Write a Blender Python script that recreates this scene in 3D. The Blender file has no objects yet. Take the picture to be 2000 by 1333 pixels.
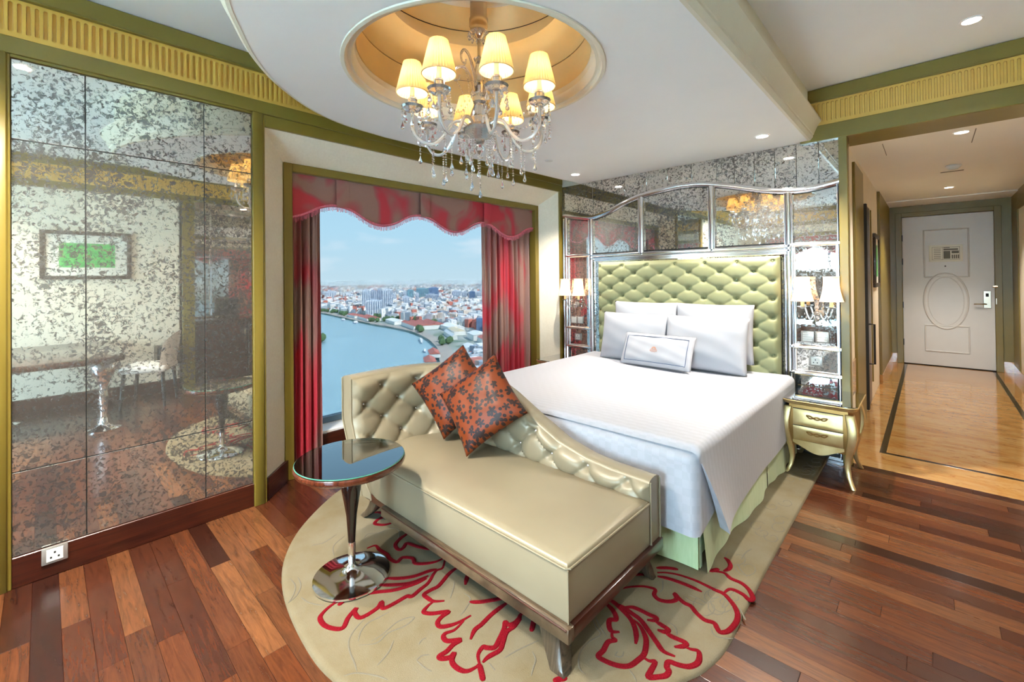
import bpy, bmesh, math, random
from mathutils import Vector, Matrix
random.seed(7)
PI = math.pi
S = bpy.context.scene
C = S.collection

# ------------------------------------------------------------------ camera
def add_camera():
    f, cy, yaw, pitch, roll = 863.15, 537.4, math.radians(43.379), math.radians(0.409), math.radians(-0.603)
    F = Vector((-math.sin(yaw), math.cos(yaw), 0)); R = Vector((math.cos(yaw), math.sin(yaw), 0)); U = Vector((0, 0, 1))
    F, U = F * math.cos(pitch) + U * math.sin(pitch), U * math.cos(pitch) - F * math.sin(pitch)
    R, U = R * math.cos(roll) + U * math.sin(roll), U * math.cos(roll) - R * math.sin(roll)
    cd = bpy.data.cameras.new('camera'); co = bpy.data.objects.new('camera', cd); C.objects.link(co)
    cd.sensor_width = 36; cd.sensor_fit = 'HORIZONTAL'; cd.lens = f / 2000 * 36
    cd.shift_y = -(666.5 - cy) / 2000; cd.clip_start = 0.02; cd.clip_end = 30000
    co.matrix_world = Matrix(((R.x, U.x, -F.x, 0), (R.y, U.y, -F.y, 0), (R.z, U.z, -F.z, 1.45), (0, 0, 0, 1)))
    S.camera = co
add_camera()
S.view_settings.view_transform = 'Standard'; S.view_settings.look = 'None'
S.view_settings.gamma = 1.0; S.view_settings.use_curve_mapping = False
S.view_settings.exposure = 2.6
try:
    S.cycles.max_bounces = 10; S.cycles.diffuse_bounces = 5; S.cycles.glossy_bounces = 5
    S.cycles.transmission_bounces = 8; S.cycles.transparent_max_bounces = 16
    S.cycles.caustics_reflective = False; S.cycles.caustics_refractive = False
    S.cycles.sample_clamp_indirect = 4.0
except Exception:
    pass

# ------------------------------------------------------------------ sky and sun
LAMP = 1.1
def add_world():
    w = bpy.data.worlds.new('sky'); S.world = w; w.use_nodes = True
    nt = w.node_tree; nt.nodes.clear()
    out = nt.nodes.new('ShaderNodeOutputWorld'); bg = nt.nodes.new('ShaderNodeBackground')
    tc = nt.nodes.new('ShaderNodeTexCoord'); sp = nt.nodes.new('ShaderNodeSeparateXYZ')
    rp = nt.nodes.new('ShaderNodeValToRGB')
    nt.links.new(tc.outputs['Generated'], sp.inputs[0]); nt.links.new(sp.outputs['Z'], rp.inputs[0])
    e = rp.color_ramp.elements
    e[0].position = 0.0; e[0].color = (0.60, 0.78, 0.86, 1)
    e[1].position = 0.9; e[1].color = (0.20, 0.45, 0.80, 1)
    k = e.new(0.10); k.color = (0.50, 0.76, 0.90, 1)
    k = e.new(0.30); k.color = (0.40, 0.68, 0.88, 1)
    mp = nt.nodes.new('ShaderNodeMapping'); mp.inputs['Scale'].default_value = (2.2, 2.2, 9)
    mp.inputs['Location'].default_value = (1.7, 0.4, 0.25)
    nz = nt.nodes.new('ShaderNodeTexNoise'); nz.inputs['Scale'].default_value = 1.6; nz.inputs['Detail'].default_value = 7
    cr = nt.nodes.new('ShaderNodeValToRGB'); cr.color_ramp.elements[0].position = 0.57; cr.color_ramp.elements[1].position = 0.78
    nt.links.new(tc.outputs['Generated'], mp.inputs[0]); nt.links.new(mp.outputs[0], nz.inputs['Vector']); nt.links.new(nz.outputs[0], cr.inputs[0])
    mx = nt.nodes.new('ShaderNodeMixRGB'); mx.inputs[2].default_value = (0.95, 0.97, 1.0, 1)
    nt.links.new(cr.outputs[0], mx.inputs[0]); nt.links.new(rp.outputs[0], mx.inputs[1])
    nt.links.new(mx.outputs[0], bg.inputs[0]); bg.inputs[1].default_value = 9.0
    nt.links.new(bg.outputs[0], out.inputs[0])
add_world()
def add_sun():
    l = bpy.data.lights.new('sun', 'SUN'); l.energy = 34.0; l.angle = math.radians(0.6); l.color = (1, 0.96, 0.9)
    o = bpy.data.objects.new('sun', l); C.objects.link(o)
    d = Vector((-0.72, -0.18, -0.75))     # light comes from the far side of the building: no direct sun in the room
    o.rotation_euler = d.to_track_quat('-Z', 'Y').to_euler(); o.location = (30, 10, 60)
add_sun()

def add_portal(loc, rot, sx, sy):          # guides the sky light through a window opening; gives no light itself
    l = bpy.data.lights.new('window_portal', 'AREA'); l.shape = 'RECTANGLE'; l.size = sx; l.size_y = sy; l.cycles.is_portal = True
    o = bpy.data.objects.new('window_portal', l); C.objects.link(o); o.location = loc; o.rotation_euler = rot
add_portal((-1.0, -3.24, 1.28), (PI/2, 0, 0), 3.5, 2.05)
add_portal((-3.84, 2.62, 1.26), (PI/2, 0, -PI/2), 2.8, 2.0)

# ------------------------------------------------------------------ mesh helpers
class MB:
    def __init__(s): s.v = []; s.f = []
    def add(s, vs, fs):
        n = len(s.v); s.v += [tuple(v) for v in vs]; s.f += [tuple(i + n for i in f) for f in fs]; return s
    def box(s, x0, x1, y0, y1, z0, z1):
        return s.add([(x0,y0,z0),(x1,y0,z0),(x1,y1,z0),(x0,y1,z0),(x0,y0,z1),(x1,y0,z1),(x1,y1,z1),(x0,y1,z1)],
                     [(0,3,2,1),(4,5,6,7),(0,1,5,4),(1,2,6,5),(2,3,7,6),(3,0,4,7)])
    def quad(s, a, b, c, d): return s.add([a, b, c, d], [(0, 1, 2, 3)])
    def prism(s, pts, h0, h1, axis='z'):
        n = len(pts)
        def P(p, h): return (p[0], p[1], h) if axis == 'z' else ((p[0], h, p[1]) if axis == 'y' else (h, p[0], p[1]))
        vs = [P(p, h0) for p in pts] + [P(p, h1) for p in pts]
        fs = [tuple(range(n)), tuple(range(2*n-1, n-1, -1))] + [(i, i+n, (i+1) % n + n, (i+1) % n) for i in range(n)]
        return s.add(vs, fs)
    def lathe(s, prof, n=24, c=(0, 0, 0), closed=False, a0=0.0, a1=2*PI, cap=True):
        full = abs(a1 - a0 - 2*PI) < 1e-6; m = n if full else n + 1
        vs = []
        for r, z in prof:
            for i in range(m):
                a = a0 + (a1 - a0) * i / n; vs.append((c[0] + r*math.cos(a), c[1] + r*math.sin(a), c[2] + z))
        fs = []; k = len(prof)
        for j in range(k if closed else k - 1):
            j2 = (j + 1) % k
            for i in range(n):
                i2 = (i + 1) % m; fs.append((j*m+i, j*m+i2, j2*m+i2, j2*m+i))
        if not closed and full and cap:
            if prof[0][0] > 1e-5: fs.append(tuple(range(m-1, -1, -1)))
            if prof[-1][0] > 1e-5: fs.append(tuple(range((k-1)*m, k*m)))
        return s.add(vs, fs)
    def tube(s, pts, r, n=8, cap=True, flat=1.0, up=None):
        pts = [Vector(p) for p in pts]; k = len(pts); vs = []
        rr = r if hasattr(r, '__len__') else [r]*k
        T = [(pts[min(i+1, k-1)] - pts[max(i-1, 0)]).normalized() for i in range(k)]
        u = Vector(up) if up else (Vector((0, 0, 1)) if abs(T[0].z) < 0.9 else Vector((1, 0, 0)))
        for i in range(k):
            b = T[i].cross(u)
            if b.length < 1e-6: b = T[i].orthogonal()
            b.normalize(); nrm = b.cross(T[i]).normalized()
            if not up: u = nrm
            for j in range(n):
                a = 2*PI*j/n; vs.append(pts[i] + b*math.cos(a)*rr[i] + nrm*math.sin(a)*rr[i]*flat)
        fs = [(i*n+j, i*n+(j+1) % n, (i+1)*n+(j+1) % n, (i+1)*n+j) for i in range(k-1) for j in range(n)]
        if cap: fs += [tuple(range(n-1, -1, -1)), tuple(range((k-1)*n, k*n))]
        return s.add(vs, fs)
    def grid(s, nu, nv, fn, wrap_u=False):
        vs = [fn(i/(nu - (0 if wrap_u else 1)), j/(nv-1)) for j in range(nv) for i in range(nu)]
        fs = []
        for j in range(nv-1):
            for i in range(nu if wrap_u else nu-1):
                i2 = (i+1) % nu; fs.append((j*nu+i, j*nu+i2, (j+1)*nu+i2, (j+1)*nu+i))
        return s.add(vs, fs)
    def ball(s, c, r, n=8, m=6, sz=1.0):
        return s.lathe([(r*math.sin(PI*j/m) if 0 < j < m else 0.00001, -r*sz*math.cos(PI*j/m)) for j in range(m+1)], n, c)
    def mesh(s, name, bevel=0, seg=1, smooth=True, ang=35):
        me = bpy.data.meshes.new(name); me.from_pydata(s.v, [], s.f)
        bm = bmesh.new(); bm.from_mesh(me)
        bmesh.ops.recalc_face_normals(bm, faces=bm.faces)
        if bevel:
            ed = [e for e in bm.edges if len(e.link_faces) == 2 and e.calc_face_angle(0) > 0.5]
            bmesh.ops.bevel(bm, geom=ed, offset=bevel, segments=seg, affect='EDGES', profile=0.5, clamp_overlap=True)
        bm.to_mesh(me); bm.free()
        if smooth:
            me.polygons.foreach_set('use_smooth', [True]*len(me.polygons)); me.set_sharp_from_angle(angle=math.radians(ang))
        me.update(); return me
    def build(s, name, mat, parent=None, bevel=0, seg=1, smooth=True, ang=35, loc=None):
        return obj(name, s.mesh(name, bevel, seg, smooth, ang), mat, parent, loc)
def obj(name, me, mat, parent=None, loc=None):
    o = bpy.data.objects.new(name, me)
    if mat is not None and len(me.materials) == 0: me.materials.append(mat)
    C.objects.link(o)
    if parent is not None: o.parent = parent
    if loc is not None: o.location = loc
    return o
def tag(o, label, cat=None, group=None, kind=None):
    if label: o['label'] = label
    if cat: o['category'] = cat
    if group: o['group'] = group
    if kind: o['kind'] = kind
    return o
def thing(name, label, cat, loc=(0, 0, 0), rz=0, group=None):
    o = bpy.data.objects.new(name, None); C.objects.link(o); o.empty_display_size = 0.1
    o.location = loc; o.rotation_euler = (0, 0, rz); return tag(o, label, cat, group)
def struct(o, label=None, cat=None): return tag(o, label, cat, kind='structure')
def dup(root, loc=None, rz=None, label=None):
    def cp(o, par):
        c = o.copy(); C.objects.link(c); c.parent = par
        for ch in list(o.children): cp(ch, c)
        return c
    r = cp(root, root.parent)
    if loc is not None: r.location = loc
    if rz is not None: r.rotation_euler = (0, 0, rz)
    if label: r['label'] = label
    return r
def spline(pts, n=6, closed=False):
    P = [Vector(p) for p in pts]; k = len(P); out = []
    for i in range(k if closed else k-1):
        if closed: a, b, c, d = P[(i-1) % k], P[i], P[(i+1) % k], P[(i+2) % k]
        else: a, b, c, d = P[max(i-1, 0)], P[i], P[i+1], P[min(i+2, k-1)]
        for j in range(n):
            t = j/n
            out.append(0.5*((2*b) + (c-a)*t + (2*a-5*b+4*c-d)*t*t + (3*b-a-3*c+d)*t**3))
    if not closed: out.append(P[-1])
    return out
def lerp(a, b, t): return a + (b-a)*t
def sstep(a, b, x):
    t = max(0.0, min(1.0, (x-a)/(b-a))); return t*t*(3-2*t)
def interp(tab, x):
    for (x0, y0), (x1, y1) in zip(tab, tab[1:]):
        if x <= x1: return y0 + (y1-y0)*max(0.0, (x-x0)/(x1-x0))
    return tab[-1][1]

# ------------------------------------------------------------------ materials
def lin(r, g, b):
    f = lambda c: (c/255/12.92) if c <= 10 else ((c/255+0.055)/1.055)**2.4
    return (f(r), f(g), f(b), 1)
M = {}
class NT:
    def __init__(s, name):
        s.m = bpy.data.materials.new(name); s.m.use_nodes = True; s.t = s.m.node_tree
        s.b = s.t.nodes['Principled BSDF']; s.out = s.t.nodes['Material Output']; M[name] = s.m
    def n(s, typ, **kw):
        nd = s.t.nodes.new('ShaderNode' + typ)
        for k, v in kw.items():
            if k in nd.inputs: nd.inputs[k].default_value = v
            else: setattr(nd, k, v)
        return nd
    def l(s, a, b): s.t.links.new(a, b)
    def coords(s, scale=(1, 1, 1), kind='Object', loc=None):
        tc = s.n('TexCoord'); mp = s.n('Mapping'); mp.inputs['Scale'].default_value = scale
        if loc: mp.inputs['Location'].default_value = loc
        s.l(tc.outputs[kind], mp.inputs[0]); return mp.outputs[0]
    def noise(s, vec, scale, detail=4, rough=0.5, dist=0):
        nz = s.n('TexNoise'); nz.inputs['Scale'].default_value = scale; nz.inputs['Detail'].default_value = detail
        nz.inputs['Roughness'].default_value = rough; nz.inputs['Distortion'].default_value = dist
        if vec is not None: s.l(vec, nz.inputs['Vector'])
        return nz.outputs[0]
    def ramp(s, fac, stops):
        r = s.n('ValToRGB'); e = r.color_ramp.elements
        e[0].position, e[0].color = stops[0][0], stops[0][1]; e[1].position, e[1].color = stops[-1][0], stops[-1][1]
        for p, c in stops[1:-1]:
            k = e.new(p); k.color = c
        s.l(fac, r.inputs[0]); return r.outputs[0]
    def mix(s, fac, a, b, mode='MIX'):
        m = s.n('MixRGB'); m.blend_type = mode
        for i, x in ((0, fac), (1, a), (2, b)):
            if isinstance(x, (int, float)): m.inputs[i].default_value = x
            elif isinstance(x, tuple): m.inputs[i].default_value = x
            else: s.l(x, m.inputs[i])
        return m.outputs[0]
    def bump(s, h, strength=0.2, dist=0.01):
        b = s.n('Bump'); b.inputs['Strength'].default_value = strength; b.inputs['Distance'].default_value = dist
        s.l(h, b.inputs['Height']); s.l(b.outputs[0], s.b.inputs['Normal'])
    def set(s, base=None, rough=None, metal=None, **kw):
        if base is not None:
            if isinstance(base, tuple): s.b.inputs['Base Color'].default_value = base
            else: s.l(base, s.b.inputs['Base Color'])
        if rough is not None:
            if isinstance(rough, (int, float)): s.b.inputs['Roughness'].default_value = rough
            else: s.l(rough, s.b.inputs['Roughness'])
        if metal is not None: s.b.inputs['Metallic'].default_value = metal
        for k, v in kw.items(): s.b.inputs[k.replace('_', ' ')].default_value = v
        return s
W, K = (1, 1, 1, 1), (0, 0, 0, 1)
def plain(name, base, rough=0.5, metal=0.0, var=0.06, scale=6, **kw):
    t = NT(name); v = t.coords(kind='Object'); nz = t.noise(v, scale, 4)
    dark = tuple(c*(1-var) for c in base[:3]) + (1,); lite = tuple(min(1, c*(1+var)) for c in base[:3]) + (1,)
    t.set(t.ramp(nz, [(0.3, dark), (0.7, lite)]), rough, metal, **kw); return t
plain('ceiling_white', lin(240, 239, 237), 0.75, var=0.015, scale=2)
plain('moulding_cream', lin(222, 214, 194), 0.5, var=0.02)
plain('gold_wall', lin(212, 184, 130), 0.45, 0.15, var=0.04)
plain('olive', lin(122, 105, 41), 0.33, var=0.04)
plain('yellow', lin(210, 166, 74), 0.42, var=0.04)
plain('white_paint', lin(208, 206, 204), 0.35, var=0.015)
plain('chrome', (0.86, 0.87, 0.9, 1), 0.08, 1.0, var=0.02)
plain('silver', (0.83, 0.83, 0.86, 1), 0.14, 1.0, var=0.03)
plain('nickel', (0.55, 0.5, 0.42, 1), 0.22, 1.0, var=0.03)
plain('dark_metal', (0.03, 0.03, 0.032, 1), 0.35, 0.6)
plain('black_lacquer', (0.006, 0.005, 0.005, 1), 0.08, var=0.1, Coat_Weight=1.0)
plain('linen', lin(171, 171, 177), 0.8, var=0.012)
plain('navy', lin(62, 78, 110), 0.7)
plain('socket_white', lin(232, 230, 224), 0.35, var=0.01)
plain('plate_grey', lin(176, 170, 164), 0.3, 0.5, var=0.02)
plain('emblem', lin(186, 128, 96), 0.6)
plain('rubber', (0.01, 0.01, 0.01, 1), 0.6)
plain('window_frame', lin(84, 112, 132), 0.35, var=0.03)
plain('sill_stone', lin(240, 238, 234), 0.25, var=0.04)
plain('ink', lin(112, 112, 104), 0.7)
plain('paper', lin(228, 226, 214), 0.6, var=0.01)
plain('river_bank', lin(168, 158, 146), 0.9, var=0.1, scale=0.05)
plain('leaf_green', lin(78, 104, 66), 0.8, var=0.3, scale=0.2)
plain('white_leather', lin(232, 230, 226), 0.4, var=0.02)
plain('appliance', (0.012, 0.012, 0.014, 1), 0.2)
plain('picture_mat', lin(232, 228, 214), 0.7, var=0.01)

def m_wallpaper():
    t = NT('wallpaper'); v = t.coords(); a = t.noise(v, 55, 5, 0.7); b = t.noise(v, 5, 3)
    c = t.mix(0.5, t.ramp(a, [(0.35, lin(226, 214, 192)), (0.65, lin(240, 230, 210))]), t.ramp(b, [(0.3, lin(228, 216, 194)), (0.7, lin(238, 228, 208))]))
    t.set(c, 0.55); t.bump(a, 0.15, 0.002)
def m_antique():
    t = NT('antique_mirror'); v = t.coords(kind='Object'); oi = t.n('ObjectInfo')
    add = t.n('VectorMath', operation='ADD'); sc = t.n('VectorMath', operation='SCALE'); sc.inputs['Scale'].default_value = 17.0
    cmb = t.n('CombineXYZ'); t.l(oi.outputs['Random'], cmb.inputs[0]); t.l(oi.outputs['Random'], cmb.inputs[2]); t.l(cmb.outputs[0], sc.inputs[0])
    t.l(v, add.inputs[0]); t.l(sc.outputs[0], add.inputs[1]); w = add.outputs[0]
    a = t.noise(w, 46, 9, 0.70, 0.8); big = t.noise(w, 3.2, 3, 0.5)
    sh = t.n('MapRange'); t.l(big, sh.inputs[0]); sh.inputs[1].default_value = 0.3; sh.inputs[2].default_value = 0.7; sh.inputs[3].default_value = -0.05; sh.inputs[4].default_value = 0.05
    ad = t.n('Math', operation='ADD'); t.l(a, ad.inputs[0]); t.l(sh.outputs[0], ad.inputs[1])
    mask = t.ramp(ad.outputs[0], [(0.495, K), (0.57, (0.82, 0.82, 0.82, 1))])
    gl = t.n('BsdfGlossy'); gl.inputs['Color'].default_value = (0.74, 0.73, 0.69, 1)
    rb = t.ramp(ad.outputs[0], [(0.46, (0.004, 0.004, 0.004, 1)), (0.60, (0.09, 0.09, 0.09, 1))]); t.l(rb, gl.inputs['Roughness'])
    df = t.n('BsdfDiffuse'); df.inputs['Color'].default_value = (0.62, 0.60, 0.55, 1)
    m1 = t.n('MixShader'); m1.inputs[0].default_value = 0.07; t.l(gl.outputs[0], m1.inputs[1]); t.l(df.outputs[0], m1.inputs[2])
    t.set((0.05, 0.047, 0.045, 1), 0.35); m2 = t.n('MixShader')
    t.l(mask, m2.inputs[0]); t.l(m1.outputs[0], m2.inputs[1]); t.l(t.b.outputs[0], m2.inputs[2]); t.l(m2.outputs[0], t.out.inputs[0])
def m_clearmirror():
    t = NT('clear_mirror'); t.set((0.92, 0.92, 0.92, 1), 0.01, 1.0)
def m_planks():
    t = NT('plank_wood'); oi = t.n('ObjectInfo'); v = t.coords((1, 1, 1))
    add = t.n('VectorMath', operation='ADD'); cmb = t.n('CombineXYZ'); ml = t.n('Math', operation='MULTIPLY'); ml.inputs[1].default_value = 31.0
    t.l(oi.outputs['Random'], ml.inputs[0]); t.l(ml.outputs[0], cmb.inputs[0]); t.l(ml.outputs[0], cmb.inputs[1]); t.l(v, add.inputs[0]); t.l(cmb.outputs[0], add.inputs[1])
    mp = t.n('Mapping'); mp.inputs['Scale'].default_value = (1.6, 17, 1); t.l(add.outputs[0], mp.inputs[0])
    g = t.noise(mp.outputs[0], 3.0, 7, 0.62, 1.1); mp2 = t.n('Mapping'); mp2.inputs['Scale'].default_value = (3, 90, 1); t.l(add.outputs[0], mp2.inputs[0])
    fine = t.noise(mp2.outputs[0], 3.0, 3, 0.6)
    base = t.ramp(oi.outputs['Random'], [(0.0, lin(58, 24, 14)), (0.2, lin(95, 51, 28)), (0.4, lin(68, 34, 21)), (0.55, lin(118, 75, 46)), (0.7, lin(80, 40, 23)), (0.85, lin(46, 21, 14)), (1.0, lin(88, 46, 26))])
    col = t.mix(1.0, base, t.ramp(g, [(0.25, (0.35, 0.33, 0.33, 1)), (0.5, (0.85, 0.85, 0.85, 1)), (0.75, (1.25, 1.2, 1.1, 1))]), 'MULTIPLY')
    col = t.mix(0.18, col, t.ramp(fine, [(0.3, (0.4, 0.4, 0.4, 1)), (0.7, W)]), 'MULTIPLY')
    t.set(col, t.ramp(g, [(0.2, (0.30, 0.30, 0.30, 1)), (0.8, (0.20, 0.20, 0.20, 1))]), Coat_Weight=0.12, Coat_Roughness=0.12, Specular_IOR_Level=0.35); t.bump(fine, 0.05, 0.001)
def m_wood(name, a, b, scale=(2, 2, 26), rough=0.28, coat=0.3):
    t = NT(name); v = t.coords(scale); g = t.noise(v, 3, 7, 0.6, 0.8)
    t.set(t.ramp(g, [(0.3, a), (0.7, b)]), rough, Coat_Weight=coat, Coat_Roughness=0.1)
m_wallpaper(); m_antique(); m_clearmirror(); m_planks()
m_wood('base_wood', lin(40, 13, 8), lin(76, 30, 16), (2, 1.2, 26))
m_wood('table_wood', lin(58, 22, 14), lin(112, 54, 30), (30, 2, 2), 0.15, 0.6)
m_wood('zebrano', lin(40, 27, 18), lin(108, 88, 66), (2, 40, 1.5), 0.3, 0.4)
m_wood('zebrano_upright', lin(30, 23, 18), lin(92, 78, 62), (60, 8, 1.0), 0.3, 0.4)
m_wood('desk_wood', lin(30, 16, 12), lin(72, 40, 26), (2, 20, 20), 0.2, 0.5)
m_wood('frame_wood', lin(30, 20, 13), lin(72, 54, 34), (6, 6, 30), 0.35, 0.3)

def m_marble():
    t = NT('marble'); v = t.coords((0.8, 2.2, 1)); a = t.noise(v, 2.2, 8, 0.66, 1.2); b = t.noise(v, 7, 6, 0.7, 2.2)
    c = t.ramp(a, [(0.25, lin(146, 90, 40)), (0.45, lin(172, 126, 70)), (0.6, lin(182, 143, 92)), (0.8, lin(158, 102, 48))])
    c = t.mix(0.5, c, t.ramp(b, [(0.36, lin(176, 104, 46)), (0.46, W), (0.6, W)]), 'MULTIPLY')
    t.set(c, 0.1, Coat_Weight=0.3)
def m_black_marble():
    t = NT('black_marble'); v = t.coords(); a = t.noise(v, 14, 8, 0.7, 2)
    t.set(t.ramp(a, [(0.58, lin(36, 28, 24)), (0.68, lin(120, 92, 62))]), 0.12)
def m_rug():
    t = NT('rug_wool'); v = t.coords(); a = t.noise(v, 3.5, 4, 0.6); f = t.noise(v, 300, 3, 0.7)
    c = t.ramp(a, [(0.3, lin(113, 101, 75)), (0.5, lin(121, 111, 89)), (0.7, lin(125, 117, 98))])
    c = t.mix(0.35, c, t.ramp(f, [(0.3, (0.6, 0.6, 0.6, 1)), (0.7, W)]), 'MULTIPLY'); t.set(c, 0.95, Specular_IOR_Level=0.15); t.bump(f, 0.5, 0.004)
    t = NT('rug_red'); v = t.coords(); f = t.noise(v, 260, 3, 0.7)
    t.set(t.ramp(f, [(0.3, lin(86, 4, 12)), (0.7, lin(132, 14, 30))]), 0.9, Specular_IOR_Level=0.1); t.bump(f, 0.6, 0.004)
    t = NT('rug_carve'); v = t.coords(); f = t.noise(v, 300, 3, 0.7)
    t.set(t.ramp(f, [(0.3, lin(92, 86, 72)), (0.7, lin(112, 106, 92))]), 0.95)
def m_leather():
    t = NT('gold_leather'); v = t.coords(); a = t.noise(v, 2.5, 3); f = t.noise(v, 160, 3, 0.6)
    t.set(t.ramp(a, [(0.3, lin(136, 125, 103)), (0.7, lin(145, 135, 112))]), 0.40, 0.12, Coat_Weight=0.10, Coat_Roughness=0.25); t.bump(f, 0.06, 0.001)
def m_green_fabric():
    t = NT('green_fabric'); v = t.coords(); f = t.noise(v, 140, 3, 0.6); a = t.noise(v, 4, 3)
    t.set(t.ramp(a, [(0.3, lin(139, 141, 104)), (0.7, lin(149, 150, 113))]), 0.65, Specular_IOR_Level=0.25); t.bump(f, 0.08, 0.001)
    t = NT('green_skirt'); v = t.coords((1, 1, 0.15)); f = t.noise(v, 60, 4, 0.6)
    t.set(t.ramp(f, [(0.3, lin(182, 200, 150)), (0.7, lin(198, 212, 168))]), 0.6, Sheen_Weight=0.3); t.bump(f, 0.1, 0.002)
def m_coverlet():
    t = NT('coverlet'); v = t.coords(); w = t.n('TexWave'); w.wave_type = 'BANDS'; w.bands_direction = 'Y'; w.inputs['Scale'].default_value = 7.0; w.inputs['Distortion'].default_value = 1.5; w.inputs['Detail'].default_value = 2.0
    t.l(v, w.inputs['Vector']); ch = t.n('TexChecker'); ch.inputs['Scale'].default_value = 26.0; t.l(v, ch.inputs['Vector'])
    f = t.mix(0.3, w.outputs[0], ch.outputs['Fac'])
    t.set(t.ramp(f, [(0.2, lin(167, 168, 177)), (0.8, lin(179, 180, 189))]), t.ramp(f, [(0.2, (0.5, 0.5, 0.5, 1)), (0.8, (0.75, 0.75, 0.75, 1))]), Sheen_Weight=0.2)
    t.bump(f, 0.03, 0.002)
def m_damask():
    for nm, sc in (('damask', (1, 1, 0.30)), ('damask_valance', (1, 1, 1))):
        t = NT(nm); v = t.coords(sc); a = t.noise(v, 2.6, 2, 0.4, 0.9); f = t.noise(v, 220, 2)
        c = t.ramp(a, [(0.43, lin(188, 58, 72)), (0.50, lin(164, 92, 92)), (0.57, lin(154, 118, 108))])
        c = t.mix(0.2, c, t.ramp(f, [(0.3, (0.6, 0.6, 0.6, 1)), (0.7, W)]), 'MULTIPLY'); t.set(c, 0.5, Specular_IOR_Level=0.3)
    plain('fringe', lin(214, 110, 128), 0.8, var=0.2, scale=60)
def m_gold():
    t = NT('gold_leaf'); v = t.coords(); a = t.noise(v, 7, 5, 0.6); f = t.noise(v, 90, 3)
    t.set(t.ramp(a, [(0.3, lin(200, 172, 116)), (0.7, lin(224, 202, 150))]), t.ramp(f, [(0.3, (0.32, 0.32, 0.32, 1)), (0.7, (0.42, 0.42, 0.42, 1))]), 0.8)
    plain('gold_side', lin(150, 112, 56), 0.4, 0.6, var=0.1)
def m_floral():
    t = NT('floral_satin'); v = t.coords((1, 1, 1)); tc = t.coords(kind='UV')
    # flowers: five-petal shapes around Voronoi cell centres
    vo = t.n('TexVoronoi'); vo.voronoi_dimensions = '2D'; vo.inputs['Scale'].default_value = 5.6; vo.inputs['Randomness'].default_value = 0.75; t.l(tc, vo.inputs['Vector'])
    sc = t.n('VectorMath', operation='SCALE'); sc.inputs['Scale'].default_value = 1.0; t.l(tc, sc.inputs[0])
    sub = t.n('VectorMath', operation='SUBTRACT'); t.l(sc.outputs[0], sub.inputs[0]); t.l(vo.outputs['Position'], sub.inputs[1])
    sp = t.n('SeparateXYZ'); t.l(sub.outputs[0], sp.inputs[0]); at = t.n('Math', operation='ARCTAN2'); t.l(sp.outputs[1], at.inputs[0]); t.l(sp.outputs[0], at.inputs[1])
    spc = t.n('SeparateColor'); t.l(vo.outputs['Color'], spc.inputs[0])
    ph = t.n('Math', operation='MULTIPLY_ADD'); t.l(at.outputs[0], ph.inputs[0]); ph.inputs[1].default_value = 2.5; t.l(spc.outputs[0], ph.inputs[2])
    sn = t.n('Math', operation='SINE'); t.l(ph.outputs[0], sn.inputs[0]); ab = t.n('Math', operation='ABSOLUTE'); t.l(sn.outputs[0], ab.inputs[0])
    rad = t.n('Math', operation='MULTIPLY_ADD'); t.l(ab.outputs[0], rad.inputs[0]); rad.inputs[1].default_value = 0.30; rad.inputs[2].default_value = 0.13
    sz = t.n('Math', operation='MULTIPLY_ADD'); t.l(spc.outputs[1], sz.inputs[0]); sz.inputs[1].default_value = 0.6; sz.inputs[2].default_value = 0.65
    rm = t.n('Math', operation='MULTIPLY'); t.l(rad.outputs[0], rm.inputs[0]); t.l(sz.outputs[0], rm.inputs[1])
    lt = t.n('Math', operation='LESS_THAN'); t.l(vo.outputs['Distance'], lt.inputs[0]); t.l(rm.outputs[0], lt.inputs[1])
    v2 = t.n('TexVoronoi'); v2.voronoi_dimensions = '2D'; v2.inputs['Scale'].default_value = 10; t.l(tc, v2.inputs['Vector'])
    l2 = t.n('Math', operation='LESS_THAN'); t.l(v2.outputs['Distance'], l2.inputs[0]); l2.inputs[1].default_value = 0.24
    mxm = t.n('Math', operation='MAXIMUM'); t.l(lt.outputs[0], mxm.inputs[0]); t.l(l2.outputs[0], mxm.inputs[1])
    c = t.mix(mxm.outputs[0], lin(116, 50, 18), lin(38, 25, 25)); t.set(c, 0.45, Specular_IOR_Level=0.3)
def m_glass():
    def pane(name, tint, refl):
        t = NT(name); tr = t.n('BsdfTransparent'); tr.inputs[0].default_value = tint; gl = t.n('BsdfGlossy'); gl.inputs['Roughness'].default_value = 0.0
        fr = t.n('Fresnel'); fr.inputs[0].default_value = 1.45; mu = t.n('Math', operation='MULTIPLY'); mu.inputs[1].default_value = refl; t.l(fr.outputs[0], mu.inputs[0])
        mx = t.n('MixShader'); t.l(mu.outputs[0], mx.inputs[0]); t.l(tr.outputs[0], mx.inputs[1]); t.l(gl.outputs[0], mx.inputs[2]); t.l(mx.outputs[0], t.out.inputs[0])
    pane('window_glass', (0.128, 0.132, 0.135, 1), 0.02); pane('clear_pane', (0.97, 0.97, 0.97, 1), 0.5); pane('table_glass', (0.93, 0.97, 0.96, 1), 3.5)
    plain('glass_edge', lin(60, 120, 104), 0.1, var=0.02)
    t = NT('crystal'); t.set((0.98, 0.96, 0.96, 1), 0.02, Transmission_Weight=0.9, IOR=1.5); t.b.inputs['Coat Weight'].default_value = 0.6
    t = NT('crystal_metal'); t.set((0.95, 0.90, 0.86, 1), 0.08, 0.0, Transmission_Weight=0.55, Coat_Weight=0.6)
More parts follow.
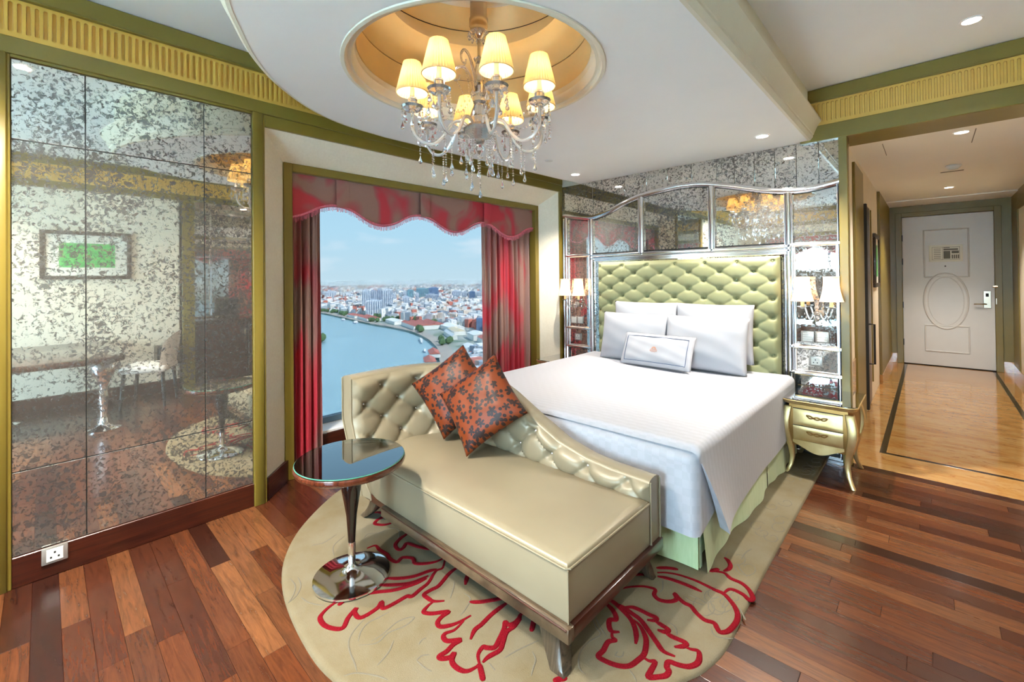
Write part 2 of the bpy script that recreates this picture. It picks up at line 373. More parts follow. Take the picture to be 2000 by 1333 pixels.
def m_shades():
    def shade(name, col, trans, em, est):
        t = NT(name); df = t.n('BsdfDiffuse'); df.inputs[0].default_value = col; tl = t.n('BsdfTranslucent'); tl.inputs[0].default_value = trans
        mx = t.n('MixShader'); mx.inputs[0].default_value = 0.33; t.l(df.outputs[0], mx.inputs[1]); t.l(tl.outputs[0], mx.inputs[2]); t.l(mx.outputs[0], t.out.inputs[0])
    shade('pleated_shade', lin(222, 204, 160), lin(176, 142, 82), None, 0); shade('bell_shade', lin(240, 226, 214), lin(250, 222, 200), None, 0)
    def glow(name, col, e):
        t = NT(name); em = t.n('Emission'); em.inputs[0].default_value = col; em.inputs[1].default_value = e; t.l(em.outputs[0], t.out.inputs[0])
    glow('bulb_glow', (1, 0.82, 0.55, 1), 6.0); glow('lens_glow', (1, 0.94, 0.84, 1), 7.0)
    plain('candle_sleeve', lin(244, 222, 170), 0.5, var=0.01)
m_marble(); m_black_marble(); m_rug(); m_leather(); m_green_fabric(); m_coverlet(); m_damask(); m_gold(); m_floral(); m_glass(); m_shades()
def m_art():
    t = NT('art_green'); v = t.coords(); a = t.noise(v, 14, 5, 0.6); t.set(t.ramp(a, [(0.42, lin(72, 178, 84)), (0.55, lin(96, 196, 100)), (0.6, lin(130, 120, 90)), (0.7, lin(60, 90, 60))]), 0.5)
    t = NT('water'); v = t.coords(); a = t.noise(v, 0.02, 4, 0.6); f = t.noise(v, 0.5, 4, 0.6)
    t.set(t.ramp(a, [(0.3, lin(136, 166, 170)), (0.7, lin(148, 178, 184))]), 0.3); t.bump(f, 0.12, 0.3)
    t = NT('land'); v = t.coords(); a = t.noise(v, 0.012, 6, 0.65); t.set(t.ramp(a, [(0.35, lin(92, 118, 92)), (0.5, lin(170, 172, 164)), (0.65, lin(120, 134, 112))]), 0.9)
    t = NT('houses'); at = t.n('Attribute'); at.attribute_name = 'col'; t.set(at.outputs['Color'], 0.8)
    for nm, a, b in (('tower_white', lin(226, 230, 234), lin(186, 196, 206)), ('tower_grey', lin(184, 192, 202), lin(160, 170, 184)), ('tower_teal', lin(132, 180, 184), lin(108, 158, 170)), ('tower_blue', lin(104, 138, 172), lin(90, 120, 160)), ('tower_strip', lin(132, 144, 164), lin(112, 126, 148))):
        t = NT(nm); v = t.coords((0.02, 0.02, 0.6)); f = t.noise(v, 1.0, 1); t.set(t.ramp(f, [(0.4, a), (0.6, b)]), 0.6)
    for nm, a, b in (('roof_red', lin(172, 92, 82), lin(206, 128, 112)), ('roof_white', lin(222, 220, 214), lin(240, 238, 232)), ('roof_tan', lin(206, 186, 150), lin(226, 210, 180))):
        t = NT(nm); v = t.coords((0.4, 0.02, 1)); f = t.noise(v, 1.0, 3); t.set(t.ramp(f, [(0.35, a), (0.65, b)]), 0.8)
m_art()
# ================================================================== THE SETTING
XL, YB, XR, YR = -3.19, 4.24, 1.0, -3.0
ZS, ZC = 2.525, 2.92
NOP = MB
# ---- timber floor: every plank in view is its own piece
floor = struct(MB().box(-3.8, 1.7, -3.2, 4.27, -0.05, -0.009).build('floor', M['base_wood'], smooth=False), 'brown strip timber floor of the bedroom', 'floor')
PW = 0.088
plank_mesh = {}
def plank(x0, x1, y0):
    L = round(x1 - x0, 2)
    if L not in plank_mesh:
        plank_mesh[L] = MB().box(-L/2+0.0006, L/2-0.0006, 0.0005, PW-0.0005, -0.012, 0).mesh('plank', bevel=0.0007, smooth=False)
    obj('plank', plank_mesh[L], M['plank_wood'], floor, ((x0+x1)/2, y0, 0))
rows = int((4.27 + 0.29) / PW)
NP = 0
for r in range(rows + 1):
    y0 = 4.27 - PW * (r + 1)
    xe = -3.52 if 1.0 < y0 < 4.1 else -3.19
    cuts = [xe]
    x = (-2.66 if r % 2 else -2.27) + (0.0 if r % 3 else random.choice((-0.3, 0, 0.25)))
    while x < 0.7:
        cuts.append(round(x, 2)); x += random.choice((0.62, 0.78, 0.9, 1.06, 1.2))
    cuts.append(1.0)
    for a, b in zip(cuts, cuts[1:]):
        if y0 > 2.3 and b < -0.9 and NP >= 0 and a > -2.9 and y0 < 4.1: continue   # under the bed and its rug: nothing to see
        if b - a < 0.12: continue
        plank(a, b, y0); NP += 1
pf = MB()
for r in range(31):
    y1 = 4.27 - PW * (rows + 1 + r); x = -3.19 + random.uniform(-0.8, 0)
    while x < 1.6:
        L = random.choice((0.7, 0.9, 1.1)); a, b = max(x, -3.19), min(x + L, 1.6)
        if b > a: pf.box(a+0.001, b-0.001, y1-PW+0.0005, y1-0.0005, -0.012, 0)
        x += L
tag(pf.build('plank_field', M['plank_wood'], floor, smooth=False), None, kind='stuff')
tag(MB().box(1.0, 1.6, 1.3, 4.2, -0.012, -0.001).build('niche_floor', M['base_wood'], floor, smooth=False), None)

# ---- marble corridor floor
mf = struct(MB().box(-0.55, 0.95, 4.27, 9.7, -0.05, -0.008).build('floor_corridor', M['marble'], smooth=False), 'honey coloured polished marble floor of the entrance corridor', 'floor')
def slab(name, x0, x1, y0, y1, m): return MB().box(x0, x1, y0, y1, -0.02, 0.0).build(name, M[m], mf, bevel=0.0008, smooth=False)
slab('marble_slab', -0.50, 0.90, 4.27, 4.66, 'marble')
slab('marble_slab', -0.50, -0.3155, 4.66, 9.62, 'marble'); slab('marble_slab', 0.6965, 0.90, 4.66, 9.62, 'marble')
for i in range(4): slab('marble_slab', -0.2745, 0.6555, 4.70 + i*1.22, 4.70 + (i+1)*1.22 - 0.001, 'marble')
slab('inlay_strip', -0.315, 0.696, 4.661, 4.6995, 'black_marble'); slab('inlay_strip', -0.315, -0.275, 4.70, 9.58, 'black_marble'); slab('inlay_strip', 0.656, 0.696, 4.70, 9.58, 'black_marble')

# ---- groove piece of the yellow frieze
def groove_mesh():
    b = MB(); w, h, r, d = 0.029, 0.19, 0.0085, 0.011; z0, z1 = 0.022, 0.168; n = 5
    st = []; ou = []
    for i in range(n + 1):
        a = PI + PI*i/n; st.append((r*math.cos(a), z0 + r + r*math.sin(a))); ou.append((-w/2 + w*i/n, 0))
    for i in range(n + 1):
        a = PI*i/n; st.append((r*math.cos(a), z1 - r + r*math.sin(a))); ou.append((w/2 - w*i/n, h))
    k = len(st)
    vs = [(p[0], 0, p[1]) for p in ou] + [(p[0], 0, p[1]) for p in st] + [(p[0]*0.75, d, p[1]) for p in st]
    fs = [(i, (i+1) % k, k+(i+1) % k, k+i) for i in range(k)] + [(k+i, k+(i+1) % k, 2*k+(i+1) % k, 2*k+i) for i in range(k)] + [tuple(range(2*k, 3*k))]
    me = bpy.data.meshes.new('groove'); me.from_pydata(vs, [], fs); me.update(); return me
GM = groove_mesh()
def frieze_y(parent, x, y0, n, face):     # along y, facing +x (face=1) or -x
    for i in range(n):
        o = obj('groove', GM, M['yellow'], parent, (x, y0 + 0.029*(i+0.5), 2.63)); o.rotation_euler = (0, 0, PI/2 if face > 0 else -PI/2)
def frieze_x(parent, y, x0, n):
    for i in range(n): obj('groove', GM, M['yellow'], parent, (x0 + 0.029*(i+0.5), y, 2.63))

# ---- left wall
wl = MB()
wl.box(XL-0.3, XL, YR, 1.0, 0, ZC); wl.box(XL-0.3, XL, 1.0, 4.19, 2.465, ZC); wl.box(XL-0.3, XL, 4.19, 4.5, 0, ZC)
wl.box(-3.95, -3.45, 0.9, 1.2, 0, ZC); wl.box(-3.95, -3.45, 4.05, 4.5, 0, ZC); wl.box(-3.95, -3.45, 1.2, 4.05, 2.26, ZC)
wall_left = struct(wl.build('wall_left', M['wallpaper'], smooth=False), 'cream left wall with antique mirror panels and the view window', 'wall')
def Wb(name, m, x0, x1, y0, y1, z0, z1, par=wall_left, bevel=0.003): return MB().box(x0, x1, y0, y1, z0, z1).build(name, M[m], par, bevel=bevel)
# mirror panels 3 x 3
MB().box(XL-0.001, XL+0.001, -0.11, 0.922, 0.145, 2.53).build('mirror_backing', M['rubber'], wall_left, smooth=False)
for y0, y1 in ((-0.11, 0.148), (0.148, 0.666), (0.666, 0.922)):
    for z0, z1 in ((0.145, 0.546), (0.546, 2.143), (2.143, 2.53)):
        g = 0.002
        MB().box(XL-0.001, XL+0.008, y0+g, y1-g, z0+g, z1-g).build('mirror_panel', M['antique_mirror'], wall_left, bevel=0.0015)
for y0, y1 in ((-0.21, -0.11), (0.924, 0.998)):
    b = MB(); b.prism([(XL, y0), (XL+0.03, y0), (XL+0.03, y1-0.014), (XL+0.022, y1-0.010), (XL+0.022, y1), (XL, y1)], 0, 2.545); b.build('pilaster', M['olive'], wall_left, bevel=0.002)
Wb('pilaster', 'olive', XL, XL+0.022, 4.187, 4.239, 0, 2.545); Wb('lintel', 'olive', XL, XL+0.024, 0.998, 4.239, 2.465, 2.545)
Wb('baseboard', 'base_wood', XL, XL+0.018, -0.11, 0.924, 0, 0.145); Wb('baseboard', 'base_wood', XL, XL+0.018, YR, -0.21, 0, 0.145)
Wb('band', 'olive', XL, XL+0.028, YR, 4.239, 2.546, 2.628); Wb('mirror_cap', 'olive', XL, XL+0.020, -0.11, 0.924, 2.531, 2.546, bevel=0.001)
Wb('frieze_band', 'yellow', XL, XL+0.02, YR, -0.21, 2.63, 2.82); Wb('frieze_band', 'yellow', XL, XL+0.02, -0.21+0.029*70, 4.239, 2.63, 2.82); Wb('frieze_back', 'yellow', XL, XL+0.007, -0.21, -0.21+0.029*70, 2.63, 2.82, bevel=0)
frieze_y(wall_left, XL+0.02, -0.21, 70, 1)
Wb('crown', 'olive', XL, XL+0.034, YR, 4.239, 2.822, ZC-0.004); Wb('crown_lip', 'olive', XL, XL+0.042, YR, 4.239, 2.813, 2.824, bevel=0.002)
# splayed window surround
sp = MB(); xo, xi = XL-0.001, -3.40
yo0, yo1, zo, yi0, yi1, zi = 0.998, 4.19, 2.466, 1.19, 4.057, 2.31
MB().quad((xo, yo0, 0), (xi, yi0, 0), (xi, yi0, zi), (xo, yo0, zo)).build('splay_panel', M['wallpaper'], wall_left)
MB().quad((xo, yo1, 0), (xi, yi1, 0), (xi, yi1, zi), (xo, yo1, zo)).build('splay_panel', M['wallpaper'], wall_left)
MB().quad((xo, yo0, zo), (xi, yi0, zi), (xi, yi1, zi), (xo, yo1, zo)).build('splay_panel', M['wallpaper'], wall_left)
for (ya, yb_) in ((yo0, yi0), (yo1, yi1)):
    s = 1 if ya < 2 else -1
    b = MB().prism([(xo, ya+0.004*s), (xi, yb_+0.004*s), (xi+0.012, yb_+0.02*s), (xo+0.001, ya+0.018*s)], 0, 0.15); b.build('splay_baseboard', M['base_wood'], wall_left, bevel=0.001)
fr = MB()
for bx in ((xi-0.08, xi+0.012, 1.19, 1.252, 0, zi), (xi-0.08, xi+0.012, 3.995, 4.057, 0, zi), (xi-0.08, xi+0.012, 1.252, 3.995, 2.25, zi)): Wb('window_architrave', 'olive', *bx)
# window: low sill, frame, pane
win = struct(MB().box(-3.80, -3.74, 1.2, 4.05, 0.235, 0.285).build('window_1', M['window_frame'], bevel=0.004), 'picture window looking over the river and city', 'window')
MB().box(-3.80, -3.74, 1.2, 4.05, 2.24, 2.30).build('window_rail', M['window_frame'], win, bevel=0.004)
for y in (1.2, 4.0): MB().box(-3.80, -3.74, y, y+0.05, 0.285, 2.24).build('window_stile', M['window_frame'], win, bevel=0.004)
MB().box(-3.775, -3.769, 1.25, 4.0, 0.285, 2.24).build('window_pane', M['window_glass'], win, smooth=False)
MB().box(-3.80, -3.56, 1.2, 4.05, 0.17, 0.234).build('window_sill', M['sill_stone'], win, bevel=0.004)
MB().box(-3.575, -3.55, 1.2, 4.05, 0.0, 0.215).build('sill_front', M['base_wood'], win, bevel=0.004)
MB().box(-3.9, -3.58, 1.2, 4.05, -0.3, 0.168).build('sill_base', M['base_wood'], win, smooth=False)

# ---- bed wall with curved silver frames and antique mirror
ARCH = [(-3.16, 2.205), (-3.121, 2.199), (-2.93, 2.165), (-2.748, 2.146), (-2.531, 2.19), (-2.344, 2.262), (-2.167, 2.309), (-2.0, 2.331), (-1.764, 2.349), (-1.545, 2.337), (-1.31, 2.286), (-1.134, 2.236), (-0.968, 2.193), (-0.812, 2.17), (-0.663, 2.173), (-0.523, 2.195), (-0.465, 2.21)]
AS = [(p.x, p.y) for p in spline([(a, b, 0) for a, b in ARCH], 5)]
def arch(x): return interp(AS, x)
wall_back = struct(MB().box(-3.5, -0.462, YB+0.012, YB+0.25, 0, ZC).build('wall_back', M['wallpaper'], smooth=False), 'bed wall clad in antique mirror with curved silver frames', 'wall')
def strip_panel(x0, x1, bot, top, name='mirror_panel', par=None, n=8, dy=0.0):
    xs = [lerp(x0, x1, i/n) for i in range(n+1)]
    P = [(x, bot(x)) for x in xs] + [(x, top(x)) for x in reversed(xs)]
    return MB().prism(P, YB-0.002+dy, YB+0.008, 'y').build(name, M['antique_mirror'], par or wall_back, bevel=0.0015)
MB().box(-3.18, -0.463, YB+0.0085, YB+0.012, 0.0, 2.524).build('mirror_backing', M['rubber'], wall_back, smooth=False)
jx = [XL+0.002, -2.741, -2.346, -2.096, -1.875, -1.638, -1.41, -1.257, -1.096, -0.939, -0.784, -0.631, -0.466]
for a, b in zip(jx, jx[1:]): strip_panel(a+0.0015, b-0.0015, lambda x: arch(x)-0.01, lambda x: 2.524)
def frame_bar(pts, w=0.026, d=0.028, name='silver_frame'):
    b = MB(); b.tube([(x, YB-0.008, z) for x, z in pts], w, n=10, flat=d/w*0.8, up=(0, -1, 0)); return b.build(name, M['silver'], wall_back)
frame_bar([(x, arch(x)-0.024) for x in [lerp(-3.15, -0.468, i/90) for i in range(91)]], 0.026)
vx = [-3.112, -2.765, -2.153, -1.453, -0.843, -0.485]
for x, zb in zip(vx, (0.02, 0.02, 1.68, 1.68, 0.02, 0.02)): 
    frame_bar([(x, zb), (x, (zb + arch(x))/2), (x, arch(x)-0.04)], 0.024)
    frame_bar([(x+0.028, zb), (x+0.028, arch(x)-0.05)], 0.006)
    frame_bar([(x-0.028, zb), (x-0.028, arch(x)-0.05)], 0.006)
for x0, x1, z in ((-2.77, -0.83, 1.69), (-2.77, -0.83, 1.655), (-0.843, -0.49, 1.70), (-3.11, -2.77, 1.70), (-0.843, -0.49, 0.868), (-3.11, -2.77, 0.868), (-0.843, -0.49, 0.655), (-3.11, -2.77, 0.655)): frame_bar([(x0, z), (x1, z)], 0.02)
for a, b in zip(vx, vx[1:]): strip_panel(a+0.03, b-0.03, lambda x: 1.72, lambda x: arch(x)-0.055, dy=-0.001)
for a, b in ((-3.112, -2.765), (-0.843, -0.485)):
    for z0, z1 in ((0.89, 1.68), (0.68, 0.85), (0.05, 0.635)): strip_panel(a+0.045, b-0.045, lambda x: z0, lambda x: z1, n=1, dy=-0.001)
    for z0, z1 in ((0.89, 1.68), (0.68, 0.85)):
        b4 = MB()
        for q in ((a+0.03, a+0.045, z0, z1), (b-0.045, b-0.03, z0, z1)): b4.box(q[0], q[1], YB-0.012, YB+0.004, q[2], q[3])
        b4.box(a+0.03, b-0.03, YB-0.012, YB+0.004, z1, z1+0.012); b4.box(a+0.03, b-0.03, YB-0.012, YB+0.004, z0-0.012, z0)
        b4.build('inner_frame', M['silver'], wall_back, bevel=0.003)
MB().box(-2.74, -0.87, YB-0.004, YB+0.006, 0.02, 1.64).build('mirror_panel', M['antique_mirror'], wall_back)
MB().box(-2.72, -0.855, YB-0.03, YB, 1.622, 1.645).build('silver_ledge', M['silver'], wall_back, bevel=0.004)
MB().box(-3.17, -0.465, YB-0.01, YB+0.01, 0.0, 0.03).build('silver_skirting', M['silver'], wall_back, bevel=0.003)

# ---- beam with frieze over the corridor
beam = struct(MB().box(-0.75, XR+0.3, 4.215, 4.57, 2.508, ZC).build('wall_beam', M['olive'], bevel=0.002), 'olive beam with yellow fluted frieze over the corridor opening', 'wall')
MB().box(-0.75, XR, 4.199, 4.216, 2.508, 2.628).build('band', M['olive'], beam, bevel=0.003)
MB().box(-0.75, XR, 4.2125, 4.216, 2.63, 2.82).build('frieze_back', M['yellow'], beam)
frieze_x(beam, 4.199, -0.75, 60)
MB().box(-0.75, XR, 4.188, 4.216, 2.822, ZC-0.004).build('crown', M['olive'], beam, bevel=0.003)
MB().box(-0.75, XR, 4.182, 4.2, 2.813, 2.824).build('crown_lip', M['olive'], beam, bevel=0.002)
# ---- corridor
cl = struct(MB().box(-0.80, -0.50, 4.25, 9.9, 0, 2.7).build('wall_corridor_left', M['wallpaper'], smooth=False), 'cream left wall of the entrance corridor', 'wall')
def Cb(name, m, x0, x1, y0, y1, z0, z1, bevel=0.003): return MB().box(x0, x1, y0, y1, z0, z1).build(name, M[m], cl, bevel=bevel)
Cb('pilaster', 'olive', -0.50, -0.445, 4.205, 4.30, 0, 2.509); Cb('pilaster', 'olive', -0.50, -0.478, 5.02, 5.70, 0, 2.47); Cb('pilaster', 'olive', -0.50, -0.47, 7.62, 9.55, 0.12, 2.55)
Cb('closet_panel', 'base_wood', -0.50, -0.490, 6.0, 6.45, 0.02, 2.2); Cb('closet_edge', 'rubber', -0.50, -0.476, 5.96, 6.03, 0.02, 2.2)
Cb('panel_frame', 'olive', -0.50, -0.488, 6.62, 6.66, 0.2, 2.2); Cb('stone_skirting', 'marble', -0.50, -0.465, 7.6, 9.55, 0, 0.12); Cb('marble_reveal', 'marble', -0.50, -0.487, 4.31, 5.0, 0, 0.7)
h = MB(); h.tube([(-0.48, 6.02, 0.92), (-0.43, 6.02, 0.92), (-0.43, 6.02, 0.50), (-0.48, 6.02, 0.50)], 0.010, 8); h.build('closet_handle', M['dark_metal'], cl)
cr_ = struct(MB().box(0.88, 1.2, 4.25, 9.9, 0, 2.7).build('wall_corridor_right', M['wallpaper'], smooth=False), 'cream right wall of the entrance corridor', 'wall')
MB().box(0.868, 0.88, 9.0, 9.58, 0, 2.6).build('pilaster', M['olive'], cr_, bevel=0.003); MB().box(0.866, 0.88, 4.3, 9.58, 0, 0.12).build('stone_skirting', M['marble'], cr_, bevel=0.002)
MB().box(0.868, 0.88, 4.3, 9.0, 2.3, 2.6).build('panel_frame', M['olive'], cr_, bevel=0.002)
wd = MB(); wd.box(-0.52, -0.32, 9.60, 9.8, 0, 2.7); wd.box(0.70, 0.90, 9.60, 9.8, 0, 2.7); wd.box(-0.32, 0.70, 9.60, 9.8, 2.37, 2.7)
wall_door = struct(wd.build('wall_entrance', M['olive'], smooth=False), 'olive end wall around the white entrance door', 'wall')
MB().box(-0.40, -0.325, 9.575, 9.60, 0, 2.44).build('door_casing', M['olive'], wall_door, bevel=0.004); MB().box(0.695, 0.77, 9.575, 9.60, 0, 2.44).build('door_casing', M['olive'], wall_door, bevel=0.004); MB().box(-0.325, 0.695, 9.575, 9.60, 2.37, 2.44).build('door_casing', M['olive'], wall_door, bevel=0.004)
MB().box(-0.50, -0.40, 9.58, 9.60, 0, 0.16).build('stone_skirting', M['marble'], wall_door, bevel=0.002); MB().box(0.77, 0.88, 9.58, 9.60, 0, 0.16).build('stone_skirting', M['marble'], wall_door, bevel=0.002)
cc = struct(MB().box(-0.8, 1.2, 4.57, 9.9, 2.56, 2.75).build('ceiling_corridor', M['ceiling_white'], smooth=False), 'lower white ceiling of the entrance corridor', 'ceiling')
MB().box(-0.5, 0.88, 8.9, 9.6, 2.545, 2.561).build('ceiling_step', M['ceiling_white'], cc, bevel=0.004)
MB().box(0.27, 0.275, 4.9, 5.4, 2.557, 2.561).build('access_hatch_joint', M['ink'], cc); MB().box(-0.28, -0.276, 4.9, 5.4, 2.557, 2.561).build('access_hatch_joint', M['ink'], cc)
# door leaf
MB().box(-0.6, 1.0, 9.70, 9.85, -0.1, 2.7).build('door_light_block', M['rubber'], wall_door, smooth=False)  # unseen panel added behind the door to stop sky light leaking round it
door = struct(MB().box(-0.318, 0.694, 9.60, 9.65, 0.012, 2.365).build('door_1', M['white_paint'], bevel=0.003), 'white panelled entrance door with an oval moulding', 'door')
def ring(pts, r, name, par, m='white_paint', closed=True):
    b = MB(); P = list(pts) + ([pts[0], pts[1]] if closed else []); b.tube(P, r, 8, cap=not closed, up=(0, -1, 0)); return b.build(name, M[m], par)
def rect_pts(x0, x1, z0, z1, y): 
    q = [(x0, z0), (x1, z0), (x1, z1), (x0, z1)]; out = []
    for (a, b), (c, d) in zip(q, q[1:] + q[:1]):
        for i in range(6): out.append((lerp(a, c, i/6), y, lerp(b, d, i/6)))
    return out
ring(rect_pts(-0.06, 0.432, 1.40, 2.135, 9.60), 0.011, 'panel_moulding', door); ring(rect_pts(-0.06, 0.425, 0.235, 0.64, 9.60), 0.011, 'panel_moulding', door)
for rx, rz, rr in ((0.245, 0.43, 0.014), (0.20, 0.37, 0.009)): ring([(0.176+rx*math.cos(2*PI*i/48), 9.60, 1.025+rz*math.sin(2*PI*i/48)) for i in range(48)], rr, 'oval_moulding', door)
ov = MB(); ov.add([(0.176+0.245*math.cos(2*PI*i/48), 9.594, 1.025+0.43*math.sin(2*PI*i/48)) for i in range(48)], [tuple(range(48))]); ov.build('oval_panel', M['white_paint'], door)
pl = MB().box(-0.005, 0.372, 9.592, 9.60, 1.635, 1.895).build('evacuation_notice', M['paper'], door, bevel=0.002)
b = MB()
for x0, x1, z0, z1 in ((0.03, 0.34, 1.86, 1.864), (0.03, 0.34, 1.665, 1.669), (0.03, 0.033, 1.665, 1.864), (0.337, 0.34, 1.665, 1.864), (0.15, 0.153, 1.67, 1.86), (0.16, 0.23, 1.845, 1.856), (0.16, 0.32, 1.81, 1.835), (0.16, 0.235, 1.68, 1.80), (0.25, 0.33, 1.76, 1.80)): b.box(x0, x1, 9.5905, 9.5925, z0, z1)
for i in range(6): b.box(0.05, 0.13, 9.5905, 9.5925, 1.69+i*0.028, 1.697+i*0.028)
for i in range(4): b.box(0.25+i*0.022, 0.265+i*0.022, 9.5905, 9.5925, 1.68, 1.74)
b.build('floor_plan_print', M['ink'], pl, smooth=False)
MB().lathe([(0.010, 0), (0.010, 0.006), (0.006, 0.008)], 14).build('peephole', M['dark_metal'], door).matrix_local = Matrix.Translation((0.178, 9.60, 1.565)) @ Matrix.Rotation(PI/2, 4, 'X')
lk = MB().box(0.575, 0.655, 9.585, 9.60, 0.93, 1.185).build('lock_plate', M['nickel'], door, bevel=0.004)
MB().box(0.60, 0.63, 9.578, 9.586, 1.10, 1.15).build('card_slot', M['rubber'], lk, bevel=0.002)
b = MB(); b.tube([(0.60, 9.585, 0.99), (0.60, 9.545, 0.99), (0.58, 9.535, 0.99), (0.475, 9.535, 0.99)], 0.011, 10); b.build('lever_handle', M['nickel'], lk)
b = MB(); b.tube([(0.68, 9.59, 1.25), (0.68, 9.56, 1.25), (0.72, 9.555, 1.25)], 0.016, 8); b.build('door_guard', M['nickel'], door)
MB().box(0.697, 0.712, 9.56, 9.60, 0.99, 1.08).build('strike_plate', M['nickel'], door, bevel=0.003)
for z in (2.03, 1.65, 0.95, 0.35): MB().box(-0.326, -0.312, 9.585, 9.605, z-0.05, z+0.05).build('hinge', M['dark_metal'], door, bevel=0.002)

# ---- ceilings
CX, CY, CR = -1.735, 1.575, 0.60
mc = MB().box(-3.6, CX-0.7, -3.2, 4.6, ZC, ZC+0.1); mc.box(CX+0.7, 1.8, -3.2, 4.6, ZC, ZC+0.1); mc.box(CX-0.7, CX+0.7, -3.2, CY-0.7, ZC, ZC+0.1); mc.box(CX-0.7, CX+0.7, CY+0.7, 4.6, ZC, ZC+0.1)
struct(mc.build('ceiling', M['ceiling_white'], smooth=False), 'white main ceiling above the dropped panel', 'ceiling')
OUT = [(-0.69, 4.239), (-0.69, 1.30), (-0.75, 1.0), (-0.92, 0.70), (-1.18, 0.48), (-1.45, 0.40), (-1.70, 0.42), (-1.935, 0.484), (-2.135, 0.581), (-2.355, 0.705), (-2.565, 0.868), (-2.781, 1.117), (-2.915, 1.38), (-2.965, 1.70), (-2.968, 1.984), (-2.935, 3.1), (-2.90, 4.239)]
def smooth_outline(pts, n=6):
    mid = spline([(x, y, 0) for x, y in pts[1:]], n); return [pts[0]] + [(p.x, p.y) for p in mid]
SO = smooth_outline(OUT)
def soffit_mesh():
    bm = bmesh.new(); H = [(CX+0.66*math.cos(2*PI*i/72), CY+0.66*math.sin(2*PI*i/72)) for i in range(72)]
    for loop in (SO, H):
        vs = [bm.verts.new((x, y, ZS)) for x, y in loop]
        for i in range(len(vs)): bm.edges.new((vs[i], vs[(i+1) % len(vs)]))
    bmesh.ops.triangle_fill(bm, edges=bm.edges[:], use_beauty=True)
    ex = bmesh.ops.extrude_face_region(bm, geom=bm.faces[:]); bmesh.ops.translate(bm, verts=[e for e in ex['geom'] if isinstance(e, bmesh.types.BMVert)], vec=(0, 0, 0.09))
    bmesh.ops.recalc_face_normals(bm, faces=bm.faces); me = bpy.data.meshes.new('ceiling_soffit'); bm.to_mesh(me); bm.free(); return me
soff = struct(obj('ceiling_soffit', soffit_mesh(), M['ceiling_white']), 'dropped white ceiling panel with a rounded end and round recess', 'ceiling')
# edge moulding swept around the dropped panel
prof = [(-0.004, -0.002), (0.012, 0.0), (0.03, 0.022), (0.030, 0.036), (0.036, 0.04), (0.042, 0.060), (0.062, 0.105), (0.085, 0.135), (0.085, 0.150), (0.07, 0.158), (-0.02, 0.158)]
b = MB(); k = len(prof); nn = len(SO); vs = []
for i, (x, y) in enumerate(SO):
    a = SO[max(i-1, 0)]; c = SO[min(i+1, nn-1)]; tx, ty = c[0]-a[0], c[1]-a[1]; L = math.hypot(tx, ty); nx, ny = -ty/L, tx/L
    if i == 0: nx, ny = 1, 0
    s = 1 if i else 1
    for o, z in prof: vs.append((x + nx*o*(1 if True else s), y + ny*o, ZS + z))
b.add(vs, [(i*k+j, i*k+j+1, (i+1)*k+j+1, (i+1)*k+j) for i in range(nn-1) for j in range(k-1)])
b.build('edge_moulding', M['moulding_cream'], soff, ang=30)
up = MB(); up.add([(x, y, ZS+0.09) for x, y in SO] + [(x, y, ZC) for x, y in SO], [(i, i+1, nn+i+1, nn+i) for i in range(nn-1)]); up.build('soffit_upstand', M['moulding_cream'], soff)
ZM = 2.93
b = MB(); b.lathe([(0.675, -0.002), (0.672, -0.008), (0.655, -0.009), (0.650, 0.004), (0.640, 0.010), (0.625, 0.006), (0.618, 0.022), (0.615, 0.040), (0.606, 0.050), (0.603, 0.085), (0.600, 0.09)], 72, (CX, CY, ZS), cap=False); b.build('recess_moulding', M['moulding_cream'], soff)
MB().lathe([(0.600, 0.08), (0.600, 0.237)], 72, (CX, CY, ZS), cap=False).build('recess_wall', M['gold_wall'], soff)
MB().lathe([(0.600, 0.237), (0.607, 0.239), (0.607, 0.243)], 72, (CX, CY, ZS), cap=False).build('recess_shadow_line', M['frame_wood'], soff)
MB().lathe([(0.607, 0.243)] + [(0.47+0.13*math.cos(PI/2*i/10), 0.243+(ZM-ZS-0.243)*math.sin(PI/2*i/10)) for i in range(11)], 72, (CX, CY, ZS), cap=False).build('recess_dome', M['gold_wall'], soff)
MB().lathe([(0.475, 0), (0.475, 0.008)], 72, (CX, CY, ZM)).build('recess_mirror', M['clear_mirror'], soff)

# ---- rear part of the room (seen in the mirrors)
wr = MB(); wr.box(XL-0.3, -2.75, YR-0.25, YR, 0, ZC); wr.box(0.75, XR+0.3, YR-0.25, YR, 0, ZC); wr.box(-2.75, 0.75, YR-0.25, YR, 2.3, ZC); wr.box(-2.75, 0.75, YR-0.25, YR, 0, 0.25)
wall_rear = struct(wr.build('wall_rear', M['wallpaper'], smooth=False), 'cream rear wall with a wide window', 'wall')
MB().box(XL, XR, YR, YR+0.03, 2.546, 2.628).build('band', M['olive'], wall_rear); MB().box(XL, XR, YR, YR+0.02, 2.63, 2.82).build('frieze_band', M['yellow'], wall_rear); MB().box(XL, XR, YR, YR+0.034, 2.822, ZC-0.004).build('crown', M['olive'], wall_rear)
for bx in ((-2.83, -2.75, 0, 2.38), (0.75, 0.83, 0, 2.38), (-2.75, 0.75, 2.30, 2.38)): MB().box(bx[0], bx[1], YR, YR+0.03, bx[2], bx[3]).build('window_architrave', M['olive'], wall_rear, bevel=0.003)
w2 = struct(MB().box(-2.75, 0.75, YR-0.2, YR-0.14, 0.25, 0.31).build('window_2', M['window_frame']), 'wide rear window seen only in the mirrors', 'window')
for x in (-2.75, -1.6, -0.46, 0.69): MB().box(x, x+0.06, YR-0.2, YR-0.14, 0.31, 2.30).build('window_stile', M['window_frame'], w2)
MB().box(-2.75, 0.75, YR-0.175, YR-0.17, 0.3, 2.3).build('window_pane', M['clear_pane'], w2, smooth=False)
